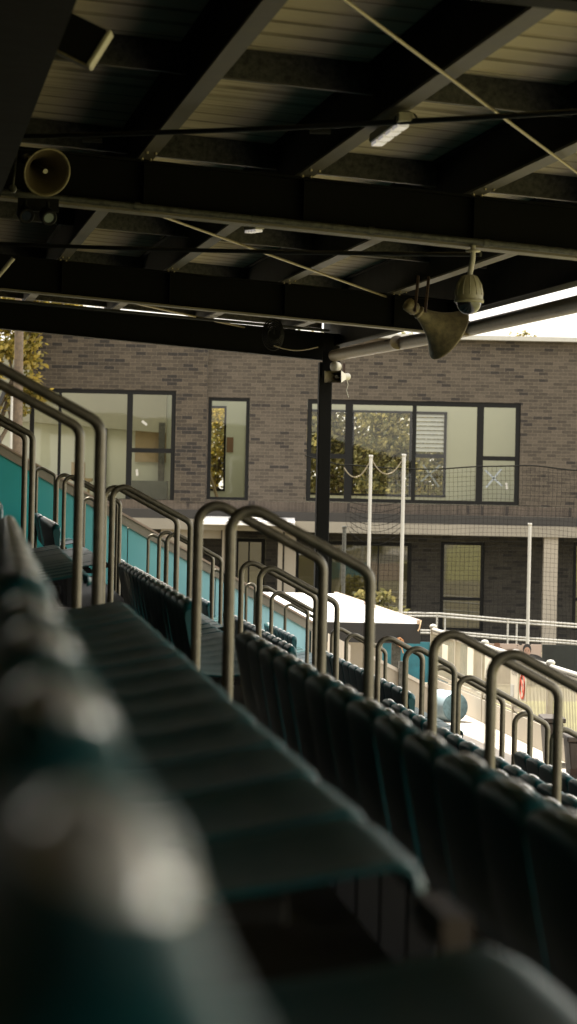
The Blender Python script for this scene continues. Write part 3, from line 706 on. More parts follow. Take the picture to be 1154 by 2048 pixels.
# small box horn on the post
c = at(662, 753, 35.1); sh = empty('box_horn', 'small white rectangular horn loudspeaker clamped to the far roof post', 'loudspeaker', None, c)
def frust(mb, c, ax, r0, r1, L):   # rectangular flare
    ax = ax.normalized(); s = ax.cross(Z).normalized(); u_ = s.cross(ax)
    A = [c + s*(a*r0[0]) + u_*(b*r0[1]) for a, b in ((-1, -1), (1, -1), (1, 1), (-1, 1))]
    B = [c + ax*L + s*(a*r1[0]) + u_*(b*r1[1]) for a, b in ((-1, -1), (1, -1), (1, 1), (-1, 1))]
    mb.add(A+B, [(3, 2, 1, 0), (0, 1, 5, 4), (1, 2, 6, 5), (2, 3, 7, 6), (3, 0, 4, 7)])
axh = Vector((-.55, -.83, -.05)).normalized(); c0 = c + Vector((.12, .0, 0)) - axh*.08
mb = MB(); frust(mb, c0, axh, (.035, .03), (.125, .075), .26); mb.tube([c0-axh*.09, c0+axh*.03], .045, 14); part(mb, 'flare', OFFW, sh)
mb = MB(); frust(mb, c0+axh*.02, axh, (.028, .024), (.119, .069), .2415); part(mb, 'inside', HORN, sh)
mb = MB(); mb.lathe([(.12, 0), (.12, .022), (.06, .022)], c0+axh*.06, axh, 14); part(mb, 'centre_plug', OFFW, sh)
mb = MB(); mb.bar(c0+Z*.03, c0+Z*.17+Vector((.0, .05, 0)), .03, .012); part(mb, 'bracket', RUST, sh)
mb = MB(); q = c0-axh*.06; mb.tube([q-Z*.02, q-Z*.10+ER*.02, q-Z*.17, q-Z*.26+ER*.03], .005, 6); part(mb, 'cable', OFFW, sh)
c = at(672, 733, 35.15); mb = MB(); mb.lathe([(-.05, 0), (-.05, .05), (.03, .07), (.05, .06), (.05, 0)], c, (-.7, -.7, 0), 20)
mb.build('round_siren', OFFW, label='round cream siren on the far post above the box horn', cat='siren', origin=c)
# pale bar at left edge
a, b = at(-30, 584, 20), at(27, 516, 20)
mb = MB(); mb.tube([a, b], .016, 10); mb.build('pale_rod', OFFW, label='pale slanting rod at the left edge under the roof', cat='rod', origin=a)

# ------------------------------------------------------------------ brick building
BY = 70.0
def fx(x, y, Y=BY): return at(x, y, Y)
bld = empty('brick_building', 'grey brown brick two storey building with black framed windows beyond the stand', 'building', None, (0, BY, G1))
def wall_open(x0, x1, z0, z1, ops, y, th):
    """upright wall facing -Y with openings (x0,x1,z0,z1)"""
    mb = MB(); X = sorted(set([x0, x1] + [o[0] for o in ops] + [o[1] for o in ops])); Zs = sorted(set([z0, z1] + [o[2] for o in ops] + [o[3] for o in ops]))
    for i in range(len(X)-1):
        for j in range(len(Zs)-1):
            cx, cz = (X[i]+X[i+1])/2, (Zs[j]+Zs[j+1])/2
            if any(o[0] < cx < o[1] and o[2] < cz < o[3] for o in ops): continue
            a, b, c, d = X[i], X[i+1], Zs[j], Zs[j+1]
            mb.add([(a, y, c), (b, y, c), (b, y, d), (a, y, d)], [(0, 1, 2, 3)])
            mb.add([(a, y+th, c), (b, y+th, c), (b, y+th, d), (a, y+th, d)], [(3, 2, 1, 0)])
    for a, b, c, d in ops + [(x0, x1, z0, z1)]:
        mb.add([(a, y, c), (b, y, c), (b, y, d), (a, y, d), (a, y+th, c), (b, y+th, c), (b, y+th, d), (a, y+th, d)], [(0, 4, 5, 1), (1, 5, 6, 2), (2, 6, 7, 3), (3, 7, 4, 0)])
    return mb
def rect(xl, xr, yt, yb, Y=BY):
    xm, ym = (xl+xr)/2, (yt+yb)/2
    return (fx(xl, ym, Y).x, fx(xr, ym, Y).x, fx(xm, yb, Y).z, fx(xm, yt, Y).z)
LW = rect(40, 350, 778.5, 1003); MW = rect(415, 498, 795, 1000); RW = rect(613, 1040, 802, 1007)
ztop = fx(1050, 683).z; zbot = fx(800, 1046).z
xl_, xm_, xr_ = fx(62, 720).x, fx(413, 850).x, fx(1500, 900).x
YL = BY-.22
LW = rect(40, 350, 778.5, 1003, YL)
LW = (xl_+.02, LW[1], LW[2], LW[3])
zband = fx(800, 1028).z; zsold = fx(800, 1008).z
# the glazing runs to the wall's left corner
part(wall_open(fx(62, 720, YL).x, xm_, zsold-.02, ztop, [LW], YL, .3), 'left_wall', BRICKL, bld)
part(wall_open(xm_+.003, xr_, zsold, ztop, [MW, RW], BY, .3), 'main_wall', BRICK, bld)
mb = MB(); mb.box(fx(62, 720, YL).x, xm_, YL+.004, YL+.2, zband, zsold-.022); mb.box(xm_+.003, xr_, BY+.004, BY+.3, zband, zsold-.002); part(mb, 'soldier_course', SOLDIER, bld)
mb = MB(); mb.box(fx(180, 1030).x, xr_, BY-.26, BY+.3, zbot, zband-.002); part(mb, 'steel_band', mat('band_grey', (0.027, 0.024, 0.021), .7, var=.15, scale=3), bld)
zs0 = fx(800, 1068).z
mb = MB(); mb.box(fx(260, 1060).x, xr_, BY-.30, BY+2.4, zs0, zbot-.003); part(mb, 'floor_slab', CREAM2, bld)
mb = MB(); mb.box(fx(62, 700).x-.05, xr_, BY-.30, BY+.38, ztop+.002, ztop+.11); part(mb, 'parapet_capping', WHITE, bld)
# ---- window builder
def window(nm, r, y, fw, mull, trans, panes, label=None, gm=GLASS):
    """r opening; mull: list of (x, width); trans: list of (xa, xb, z, h)"""
    a, b, c, d = r; mb = MB(); y0, y1 = y+.03, y+.13
    a += .004; b -= .004; c += .004; d -= .004
    mb.box(a, b, y0, y1, d-fw, d); mb.box(a, b, y0, y1, c, c+fw*.8); mb.box(a, a+fw, y0, y1, c+fw*.8, d-fw); mb.box(b-fw, b, y0, y1, c+fw*.8, d-fw)
    for x, w_ in mull: mb.box(x-w_/2, x+w_/2, y0+.003, y1-.003, c+fw*.8, d-fw)
    for xa, xb, z, h in trans: mb.box(xa, xb, y0+.006, y1-.006, z-h/2, z+h/2)
    wn = part(mb, nm, DARKF, bld, label=label)
    gx = [a+fw] + [x for x, w_ in mull] + [b-fw]
    for i in range(len(gx)-1):
        g_ = MB(); yy = y+.085
        g_.add([(gx[i], yy, c+fw*.8), (gx[i+1], yy, c+fw*.8), (gx[i+1], yy, d-fw), (gx[i], yy, d-fw)], [(0, 1, 2, 3)]); part(g_, 'pane', gm, wn)
    return wn
X = lambda px, Y=BY: fx(px, 900, Y).x
Zf = lambda px, py, Y=BY: fx(px, py, Y).z
window('window', LW, YL, .10, [(X(118, YL), .07), (X(258, YL), .14)], [(X(262, YL), X(346, YL), Zf(304, 901, YL), .11)], None, 'wide window with one opening sash and a bright plaster room behind')
window('window', MW, BY, .085, [], [], None, 'narrow upright window showing a glazed door behind')
window('window', RW, BY, .115, [(X(697), .19), (X(828), .10), (X(960), .17)], [(X(619), X(692), Zf(655, 912), .12), (X(966), X(1034), Zf(1000, 917), .11)], None, 'widest window with louvres and trees showing behind')
# ---- interior
IY = BY+4.2
def ip(px, py): return fx(px, py, IY)
zfl = Zf(800, 1006)-.10
opens = []
def irect(xl, xr, yt, yb):
    xm, ym = (xl+xr)/2, (yt+yb)/2; return (ip(xl, ym).x, ip(xr, ym).x, ip(xm, yb).z, ip(xm, yt).z)
R1 = irect(590, 893, 821, 992); R2 = irect(418, 452, 812, 982)
zi0, zi1 = zfl, ztop-.1
part(wall_open(ip(-100, 900).x, ip(1400, 900).x, zi0, zi1, [R1, R2], IY, .15), 'interior_wall', INTW, bld)
mb = MB(); mb.box(ip(-100, 900).x, xr_, BY+.31, IY-.002, zi0-.1, zi0-.003); part(mb, 'upper_floor', FLOORI, bld)
for px in (384, 545, 1075):
    mb = MB(); mb.box(ip(px, 900).x-.06, ip(px, 900).x+.06, BY+.31, IY-.003, zi0, zi1); part(mb, 'partition', INTW, bld)
# rear window
a, b, c, d = R1; mb = MB(); yy0, yy1 = IY-.03, IY+.05
mb.box(a, b, yy0, yy1, d-.06, d); mb.box(a, b, yy0, yy1, c, c+.06)
for px, w_ in ((705, .06), (822, .10), (890, .07)): mb.box(ip(px, 900).x-w_/2, ip(px, 900).x+w_/2, yy0, yy1, c+.06, d-.06)
mb.box(ip(826, 900).x, ip(888, 900).x, yy0+.004, yy1-.004, ip(858, 912).z-.05, ip(858, 912).z+.05)
rw = part(mb, 'rear_window', DARKF, bld)
for i in range(9):
    z = ip(858, 908).z + .06 + i*.115; m2 = MB(); m2.hexa([(ip(828, 900).x, IY-.02, z), (ip(887, 900).x, IY-.02, z), (ip(887, 900).x, IY-.012, z), (ip(828, 900).x, IY-.012, z), (ip(828, 900).x, IY+.02, z+.10), (ip(887, 900).x, IY+.02, z+.10), (ip(887, 900).x, IY+.028, z+.10), (ip(828, 900).x, IY+.028, z+.10)])
    part(m2, 'louvre_blade', LOUV, rw)
for xa, ya, xb, yb in ((846, 930, 878, 974), (842, 963, 880, 930)):
    m2 = MB(); m2.bar(ip(xa, ya)+Vector((0, -.05, 0)), ip(xb, yb)+Vector((0, -.05, 0)), .006, .05, Vector((0, 1, 0)).cross(Vector((1, 0, 0)))); part(m2, 'tape', TAPE, rw)
for xa, ya, xb, yb in ((970, 940, 1004, 972), (972, 975, 1003, 938)):
    a_, b_ = fx(xa, ya, BY+.07), fx(xb, yb, BY+.07); m2 = MB(); m2.bar(a_, b_, .006, .045); part(m2, 'tape', TAPE, bld)
a, b, c, d = R2; mb = MB(); mb.box(a, b, yy0, yy1, d-.06, d); mb.box(a, b, yy0, yy1, c, c+.06); mb.box(b-.06, b, yy0, yy1, c+.06, d-.06); mb.box(a, a+.05, yy0, yy1, c+.06, d-.06)
part(mb, 'rear_window', DARKF, bld)
# panel and box added for the window's dark reflections, bench in the left room
WINREFL = mat('reflection_tone', (.24, .235, .175), .8, var=.05, scale=1.5)
a_, b_ = ip(-60, 800), ip(334, 800); z0_, z1_, zt_ = ip(100, 838).z, ip(300, 866).z, zi1
mb = MB(); mb.hexa([(a_.x, IY-.28, z0_), (b_.x, IY-.28, z1_), (b_.x, IY-.06, z1_), (a_.x, IY-.06, z0_), (a_.x, IY-.28, zt_), (b_.x, IY-.28, zt_), (b_.x, IY-.06, zt_), (a_.x, IY-.06, zt_)]); part(mb, 'reflection_panel', WINREFL, bld)
mb = MB(); mb.box(ip(268, 980).x, ip(338, 980).x, IY-1.2, IY-.6, zi0, ip(300, 962).z); part(mb, 'reflection_box', mat('reflection_grey', (.07, .08, .075), .6, var=.2, scale=3), bld)
mb = MB(); mb.box(ip(60, 980).x, ip(190, 980).x, IY-1.4, IY-.9, ip(130, 962).z, ip(130, 956).z)
for px_ in (66, 125, 184): mb.box(ip(px_, 980).x-.03, ip(px_, 980).x+.03, IY-1.3, IY-1.24, zi0, ip(130, 962).z-.002)
part(mb, 'bench', INTD, bld)
mb = MB(); mb.box(ip(150, 940).x, ip(176, 940).x, IY-1.3, IY-1.0, ip(130, 956).z+.002, ip(130, 925).z); part(mb, 'carton', INTD, bld)
# door frames / boards inside
mb = MB(); a, b, c, d = irect(208, 262, 846, 1000); mb.box(a, a+.07, IY-.05, IY-.003, zi0, d); mb.box(a, b+.6, IY-.05, IY-.003, d-.05, d); part(mb, 'door_frame', DARKF, bld)
a, b, c, d = irect(270, 332, 846, 1000); mb = MB(); mb.box(a, b, IY-.07, IY-.052, c+1.0, d-.05); part(mb, 'plywood_sheet', INTD, bld)
mb = MB(); mb.box(ip(318, 900).x, ip(330, 900).x, IY-.30, IY-.08, zi0, ip(325, 846).z); part(mb, 'interior_column', GALV, bld)
a, b, c, d = irect(452, 470, 812, 1000); mb = MB(); mb.box(a, b+.25, IY-.35, IY-.30, zi0, d+.1); part(mb, 'interior_door', INTW, bld)
mb = MB(); mb.box(ip(452, 900).x+.02, ip(461, 900).x+.08, IY-.37, IY-.352, ip(455, 905).z, ip(455, 875).z); part(mb, 'door_notice', mat('brown_card', (.16, .09, .05), .8), bld)
mb = MB(); mb.bar(Vector((ip(416, 930).x, IY-1.0, zi0+1.0)), Vector((ip(440, 995).x, IY-1.2, zi0)), .08, .05); part(mb, 'leaning_board', INTD, bld)
# small labels stuck on glass
for px, py, Y_ in ((289, 846, YL), (274, 945, YL), (66, 811, YL), (1013, 972, BY)):
    a_ = fx(px, py, Y_+.06); m2 = MB(); m2.boxf(a_, Vector((.8, 0, -.6)) if py < 900 else Vector((.1, 0, -1)), Vector((0, 1, 0)), Vector((.6, 0, .8)) if py < 900 else Vector((1, 0, .1)), -.08, .08, -.003, 0, -.03, .03); part(m2, 'glass_sticker', WHITE, bld)
# ---- ground floor, recessed
GY_ = BY+2.1
def gp(px, py): return fx(px, py, GY_)
def grect(xl, xr, yt, yb):
    xm, ym = (xl+xr)/2, (yt+yb)/2; return (gp(xl, ym).x, gp(xr, ym).x, gp(xm, yb).z, gp(xm, yt).z)
D1 = grect(655, 822, 1083, 1252); D2 = grect(880, 968, 1083, 1262); D3 = grect(1145, 1260, 1085, 1262); D0 = grect(468, 530, 1076, 1190); DA = grect(590, 642, 1100, 1252)
zg = G1
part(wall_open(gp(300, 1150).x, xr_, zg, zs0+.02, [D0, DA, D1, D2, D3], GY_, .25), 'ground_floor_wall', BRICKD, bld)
window('window', D1, GY_, .10, [(gp(756, 1150).x, .03)], [], None, 'ground floor glazed doors behind the netting', GLASSD)
window('window', D2, GY_, .09, [], [(gp(882, 1150).x, gp(966, 1150).x, gp(925, 1198).z, .08)], None, 'tall ground floor window right of the glazed doors', GLASSD)
window('window', D3, GY_, .09, [], [(gp(1147, 1150).x, gp(1258, 1150).x, gp(1200, 1200).z, .08)], None, 'ground floor window right of the cream column', GLASSD)
window('window', D0, GY_, .10, [(gp(497, 1150).x, .04)], [], None, 'ground floor window left of the dark pier', GLASSD)
window('window', DA, GY_, .08, [], [], None, 'slim ground floor window left of the roof post', GLASSD)
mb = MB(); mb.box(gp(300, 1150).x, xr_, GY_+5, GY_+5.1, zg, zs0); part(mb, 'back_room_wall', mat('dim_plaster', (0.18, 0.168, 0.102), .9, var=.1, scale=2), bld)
mb = MB(); mb.box(gp(300, 1150).x, xr_, GY_+.25, GY_+5, zg+.01, zg+.05); part(mb, 'ground_floor', FLOORI, bld)
cz = zs0-.004
for xa, xb, yf, m_ in ((1087, 1115, BY-.2, CREAM), (443, 468, BY-.1, CREAM), (555, 564, BY+.4, CREAM), (568, 591, BY+.5, CREAM), (320, 402, BY, CREAM)):
    mb = MB(); mb.box(fx(xa, 1150, yf).x, fx(xb, 1150, yf).x, yf, yf+.35, zg, cz); part(mb, 'column', m_, bld)
mb = MB(); mb.box(fx(400, 1150).x+.02, fx(442, 1150).x-.02, BY+.05, BY+.3, Zf(420, 1077), cz); part(mb, 'lintel', CREAM, bld)
# awning
YA = BY-3.2
a_ = fx(395, 1031, YA); b_ = fx(590, 1043, YA); zt_ = Zf(500, 1043, YA); zb2 = Zf(500, 1034, BY-.31)
mb = MB(); mb.hexa([(a_.x, YA, zt_-.09), (b_.x, YA, zt_-.09), (b_.x, BY-.32, zt_-.05), (a_.x, BY-.32, zt_-.05), (a_.x, YA, zt_), (b_.x, YA, zt_), (b_.x, BY-.32, zb2), (a_.x, BY-.32, zb2)])
part(mb, 'awning', SHWHITE, bld)

# ------------------------------------------------------------------ ramp rails, poles, net, boards
def ramp_rail(Y, dz, label):
    e = empty('ramp_rail', label, 'handrail', 'white rails along the building ramp', at(900, 1270, Y))
    L = [at(780, 1225, Y), at(880, 1227, Y), at(1008, 1238, Y), at(1200, 1252, Y)]
    L = [p + Vector((0, 0, dz)) for p in L]
    for off in (0, -.40):
        mb = MB(); mb.tube([p+Vector((0, 0, off)) for p in L], .022, 8); part(mb, 'rail', WHITE, e)
    for px in ((874, 1016) if dz == 0 else (890, 1034)):
        t_ = at(px, 1240, Y); z = None
        for p, q in zip(L[:-1], L[1:]):
            if p.x <= t_.x <= q.x: z = p.z + (q.z-p.z)*(t_.x-p.x)/(q.x-p.x)
        mb = MB(); mb.tube([Vector((t_.x, Y+.02, G1)), Vector((t_.x, Y+.02, z))], .022, 8); part(mb, 'baluster', WHITE, e)
ramp_rail(65.0, 0, 'white double ramp rail nearer the building front')
ramp_rail(66.3, -.07, 'white double ramp rail just behind the first one')
NY = 57.0
def pole(px, ptop, r, label, Y, m_=WHITE):
    a_ = at(px, ptop, Y); e = empty('net_pole', label, 'pole', 'poles of the ball net', (a_.x, Y, G1))
    b_ = at(px-.021*(1250-ptop), 1250, Y)
    mb = MB(); mb.tube([Vector((b_.x, Y, G1)), a_], r, 14); part(mb, 'shaft', m_, e)
    mb = MB(); mb.lathe([(0, r), (.0, r+.008), (.05, r+.008), (.05, 0)], a_-Z*.03, Z, 14); part(mb, 'cap', m_, e)
    return a_
pole(742, 912, .034, 'left one of two tall white net poles before the widest window', NY)
pole(808, 910, .037, 'right one of two tall white net poles before the widest window', NY)
pole(1060, 1048, .034, 'white net pole standing left of the cream column', NY)
pole(689, 1054, .040, 'short grey pole in front of the glazed doors', NY, GALV)
net = empty('ball_net', 'fine black ball net hanging across the right of the building', 'net', None, at(930, 1110, NY+.12))
NX0, NX1 = at(700, 1100, NY).x, at(1180, 1100, NY).x
NZ1, NZ0 = at(930, 935, NY).z, G1+.3
mb = MB(); nx, nz = 56, 42
def netp(i, j):
    x = NX0 + (NX1-NX0)*i/nx; z = NZ0 + (NZ1-NZ0)*j/nz
    k = noise.noise(Vector((x*.6, z*.4, 3)))*.10
    sag = .10*math.sin((x-NX0)/(NX1-NX0)*math.pi*2.2)
    wl = max(0, 1-(x-NX0)/.9)
    return Vector((x + noise.noise(Vector((x*1.3, z*1.1, 8)))*.05 + wl*.10*math.sin(z*5), NY+.12 + k + wl*.2*math.sin(z*9), z + noise.noise(Vector((x*1.1, z*1.5, 5)))*.04 - sag*j/nz*.5))
for i in range(nx+1): mb.tube([netp(i, j) for j in range(0, nz+1, 2)], .0027, 4, False)
for j in range(nz+1): mb.tube([netp(i, j) for i in range(0, nx+1, 2)], .0027, 4, False)
part(mb, 'mesh', NETM, net)
mb = MB(); mb.tube([at(610, 911, NY+.1), at(680, 930, NY+.1)] + [netp(i, nz) for i in range(0, nx+1, 2)], .014, 6); part(mb, 'top_rope', NETM, net)
for xa, ya, xb, yb, sg in ((688, 935, 742, 918, .28), (744, 920, 806, 918, .30)):
    a_, b_ = at(xa, ya, NY), at(xb, yb, NY); mb = MB(); mb.tube([a_.lerp(b_, i/12) - Z*(sg*4*(i/12)*(1-i/12)) for i in range(13)], .011, 6); part(mb, 'slack_rope', CABLE, net)
# gathered swags of spare net between poles
mb = MB()
for k in range(7):
    z = at(770, 1005+k*10, NY).z; a_, b_ = Vector((at(700, 1050, NY).x, NY+.05, z)), Vector((at(806, 1050, NY).x, NY+.05, z+.05))
    mb.tube([a_.lerp(b_, i/14) - Z*((.10+.03*k)*4*(i/14)*(1-i/14)) for i in range(15)], .006, 4, False)
part(mb, 'swag', NETM, net)
# perimeter boards
PY = 44.0
def board(name, xl, xr, m_, label, cat, yt=1286, h=.62):
    a_, b_ = at(xl, yt, PY), at(xr, yt, PY); z = at(980, 1287, PY).z
    e = empty(name, label, cat, 'boards along the pitch end', ((a_.x+b_.x)/2, PY, G0))
    mb = MB(); mb.box(a_.x, b_.x-.012, PY, PY+.03, G0+.02, z); part(mb, 'sheet', m_, e)
    return e, a_.x, b_.x, z
eb, *_ = board('perimeter_board', 700, 938, TEALB, 'plain teal board behind the shelter and the fence end', 'board')
ep, pa, pb, pz = board('poster_board', 938, 1085, POSTER, 'pinkish poster board with a dark haired man in a dark coat', 'poster')
eb2, *_ = board('cloth_banner', 1085, 1300, mat('black_cloth', (.012, .015, .013), .75, var=.4, scale=3, bump=.6, bscale=4), 'black cloth banner right of the poster board', 'banner')
def flat(px, py, rx, ry, m_, dy, nm, par, n=24, pw_=2):
    c_ = at(px, py, PY); mb = MB(); s = PY/F
    mb.add([(c_.x+rx*s*math.copysign(abs(math.cos(2*math.pi*k/n))**(2/pw_), math.cos(2*math.pi*k/n)), PY-dy, c_.z+ry*s*math.copysign(abs(math.sin(2*math.pi*k/n))**(2/pw_), math.sin(2*math.pi*k/n))) for k in range(n)], [tuple(range(n))]); return part(mb, nm, m_, par)
flat(1062, 1340, 36, 32, DCLOTH, .004, 'printed_coat', ep)
flat(1054, 1310, 4, 8, SKIN, .006, 'printed_neck', ep)
flat(1054, 1299, 8.5, 11.5, DCLOTH, .008, 'printed_hair', ep)
flat(1054, 1304, 6.6, 10, SKIN, .011, 'printed_face', ep)
for dx in (-2.8, 2.8):
    flat(1054+dx, 1302.2, 1.2, .6, DCLOTH, .013, 'printed_eye', ep); flat(1054+dx, 1300, 1.9, .45, DCLOTH, .013, 'printed_brow', ep)
flat(1054, 1309.5, 2.2, .6, BROWNP, .013, 'printed_mouth', ep); flat(1054, 1305.5, .8, 1.6, BROWNP, .012, 'printed_nose', ep)
flat(994, 1292, 6, 6, BROWNP, .004, 'printed_block', ep, pw_=6); flat(1002, 1296, 2, 2, BROWNP, .005, 'printed_dot', ep)
for px, py, r_ in ((1035, 1291, 1.2), (1041, 1288, 3.5), (1060, 1289, 1.6), (1034, 1295, .9)): flat(px, py, r_, r_*.7, DCLOTH, .004, 'printed_spot', ep)

# ------------------------------------------------------------------ shelter with white roof
SY0, SY1 = 40.0, 52.0
zr = at(760, 1245, SY0).z
xR = at(834, 1245, SY0).x; xRb = at(668, 1187, SY1).x; xL0 = at(560, 1245, SY0).x; xLb = at(500, 1187, SY1).x
zb_ = at(590, 1187, SY1).z
sh = empty('low_shelter', 'low shelter with glaring white sheet roof and black front fascia', 'shelter', None, ((xR+xL0)/2, SY0, G0))
mb = MB()
nrib = 26
for i in range(nrib):
    t0, t1 = i/nrib, (i+1)/nrib
    def pt(t_, s_, dz): 
        return Vector((xL0+(xLb-xL0)*t_ + s_*((xR-xL0)+((xRb-xLb)-(xR-xL0))*t_), SY0+(SY1-SY0)*t_, zr+(zb_-zr)*t_+dz))
    mb.hexa([pt(t0, 0, -.04), pt(t0, 1, -.04), pt(t1, 1, -.04), pt(t1, 0, -.04), pt(t0, 0, 0), pt(t0, 1, 0), pt(t1-.0008*0, 1, .012), pt(t1, 0, .012)])
part(mb, 'roof_sheet', SHWHITE, sh)
mb = MB(); mb.bar(Vector((xR+.03, SY0, zr+.01)), Vector((xRb+.03, SY1, zb_+.01)), .06, .07); part(mb, 'side_trim', COPE, sh)
mb = MB(); mb.box(xL0, xR+.05, SY0-.05, SY0-.003, zr-.29, zr-.01); part(mb, 'fascia', mat('dark_fascia', (.009, .008, .007), .6, var=.2, scale=4), sh)
mb = MB(); mb.box(xR-.35, xR-.22, SY0+.1, SY0+.22, G0, zr-.05); part(mb, 'post', GALV, sh)
mb = MB(); mb.box(xL0+.4, xR-.4, SY0+2.5, SY0+2.6, G0, zr-.05); part(mb, 'back_panel', CREAM, sh)
c = at(800, 1284, SY0-.08); mb = MB()
for k in range(4): mb.tube([c+Vector((.05*math.cos(a+k)*(1-.15*k), -.02*k, .05*math.sin(a)*(1+.1*k))) for a in [i*.4 for i in range(17)]], .008, 6)
mb.tube([c, c-Z*.16+Vector((.05, 0, 0))], .008, 6)
mb.build('rope_coil', mat('orange_rope', (.45, .22, .10), .7), label='small coil of tan rope under the shelter corner', cat='rope', origin=c)
c = at(836, 1248, SY0-.08); mb = MB(); mb.tube([c, c+Vector((.04, -.02, .05)), c+Vector((.02, -.03, -.06)), c+Vector((0, -.02, -.10))], .01, 6)
mb.build('rope_end', mat('tan_rope', (.5, .36, .22), .7), label='frayed tan rope end at the shelter fascia corner', cat='rope', origin=c)

# ------------------------------------------------------------------ pitch fence
UF = 6.28
vend = 40.4; vst = 22.0
zft = -.293*UF/1.0
ft = lambda v: on_v(1054, 1317, 1)[1]
ZT = G0 + 1.02
fence_n = int((vend-vst)/2.2)
sec = [vend - 2.2*i for i in range(fence_n+1)]
for i in range(fence_n):
    b, a = sec[i], sec[i+1]
    if proj(P(UF, b, ZT))[0] > W+60: continue
    nm = 'farthest' if i == 0 else ORD[i] + ' from the far end'
    e = empty('pitch_fence', 'pale slatted pitch fence panel, %s' % nm, 'fence', 'slatted panels of the pitch fence', P(UF, (a+b)/2, G0))
    mb = MB(); mb.boxf(O0, EU, EV, Z, UF-.03, UF+.03, a+.03, b-.03, G0+.01, G0+.30); part(mb, 'kickboard', CREAM, e)
    mb = MB(); mb.boxf(O0, EU, EV, Z, UF-.02, UF+.02, a+.03, b-.03, G0+.33, G0+.37); mb.boxf(O0, EU, EV, Z, UF-.02, UF+.02, a+.03, b-.03, ZT-.08, ZT-.045); part(mb, 'rail', FENCEM, e)
    mb = MB(); k = a+.06
    while k < b-.06: mb.boxf(O0, EU, EV, Z, UF-.005, UF+.005, k-.006, k+.006, G0+.371, ZT-.081); k += .085
    part(mb, 'slats', FENCEM, e)
    mb = MB(); mb.tube([P(UF, a, ZT-.02), P(UF, b, ZT-.02)], .028, 12); part(mb, 'top_tube', WHITE, e)
    mb = MB(); mb.boxf(O0, EU, EV, Z, UF-.035, UF+.035, b-.035, b+.028, G0+.01, ZT); part(mb, 'post', FENCEM, e)
    mb = MB(); mb.lathe([(0, .0), (0, .05), (.025, .055), (.05, .035), (.058, 0)], P(UF, b, ZT+.002), Z, 16); part(mb, 'post_cap', WHITE, e)
# slanting brace at the end of the fence
mb = MB(); mb.bar(at(884, 1266, 40.6), at(853, 1397, 40.2), .05, .04); mb.build('timber_brace', TIMBER, label='slanting timber brace at the far end of the pitch fence', cat='brace', origin=P(UF, vend, G0))
def text_mesh(txt, size, m_, nm):
    cu = bpy.data.curves.new(nm, 'FONT'); cu.body = txt; cu.size = size; cu.align_x = 'CENTER'; cu.align_y = 'CENTER'
    o = bpy.data.objects.new(nm, cu); COL.objects.link(o); bpy.context.view_layer.update()
    me = bpy.data.meshes.new_from_object(o.evaluated_get(bpy.context.evaluated_depsgraph_get())); bpy.data.objects.remove(o)
    me.materials.clear(); me.materials.append(m_); t_ = bpy.data.objects.new(nm, me); COL.objects.link(t_); return t_
MT = Matrix((( -EV.x, 0, -EU.x), (-EV.y, 0, -EU.y), (0, 1, 0))).to_4x4()
def notice(px, pyt, pyb, wpx, label, lines=(), red=False, white=False):
    d = ray(px, (pyt+pyb)/2); s = (UF-.05)/d.dot(EU); p = d*s; v = p.dot(EV)
    sc = p.y/F; h = (pyb-pyt)*sc*1.0; d2 = ray(px+wpx, (pyt+pyb)/2); v2 = (d2*((UF-.05)/d2.dot(EU))).dot(EV); wv = abs(v-v2)
    e = empty('notice', label, 'notice', 'paper notices on the pitch fence', P(UF-.05, v, p.z))
    mb = MB(); mb.boxf(O0, EU, EV, Z, UF-.054, UF-.046, v-wv/2, v+wv/2, p.z-h/2, p.z+h/2); part(mb, 'sheet', PAPER, e)
    for i, tx in enumerate(lines):
        t_ = text_mesh(tx, min(.075, 1.55*wv/max(3, len(tx))), INK, 'lettering'); z_ = h/2 - h*(.14+.19*i)
        t_.matrix_world = Matrix.Translation(Vector((0, 0, 0))) @ MT; t_.parent = e; t_.matrix_parent_inverse = Matrix.Identity(4)
        t_.location = EU*(-.008) + Z*z_
    if white:
        mb = MB(); mb.boxf(O0, EU, EV, Z, UF-.058, UF-.0545, v, v+wv*.46, p.z-h*.46, p.z-h*.05); part(mb, 'white_label', WHITE, e)
    if red:
        mb = MB(); c_ = P(UF-.056, v, p.z); rr = min(wv, h)*.42
        mb.tube([c_+EV*(rr*1.0*math.cos(a))+Z*(rr*math.sin(a)) for a in [i*2*math.pi/28 for i in range(29)]], rr*.10, 6, False)
        mb.tube([c_+EV*(rr*.7)+Z*(rr*.7), c_-EV*(rr*.7)-Z*(rr*.7)], rr*.09, 6); part(mb, 'red_ring', RED, e)
        mb = MB(); mb.boxf(O0, EU, EV, Z, UF-.0565, UF-.0545, v-rr*.18, v+rr*.18, p.z-rr*.5, p.z+rr*.25); part(mb, 'symbol', INK, e)
notice(890, 1290, 1338, 11, 'small blank paper notice near the far end of the fence')
notice(941, 1296, 1361, 12, 'tall paper notice with faint lines left of the fence middle', ('SEATED', 'AREA', 'ONLY')[:0])
notice(977, 1312, 1358, 14, 'paper notice with two faint lines on the fence middle', ())
notice(1029, 1338, 1396, 15, 'paper notice with dark lettering and a white label', ('ALCOHOL', '', 'AREA')[:1], white=True)
notice(1046, 1345, 1401, 12, 'paper notice with a red prohibition ring', (), red=True)

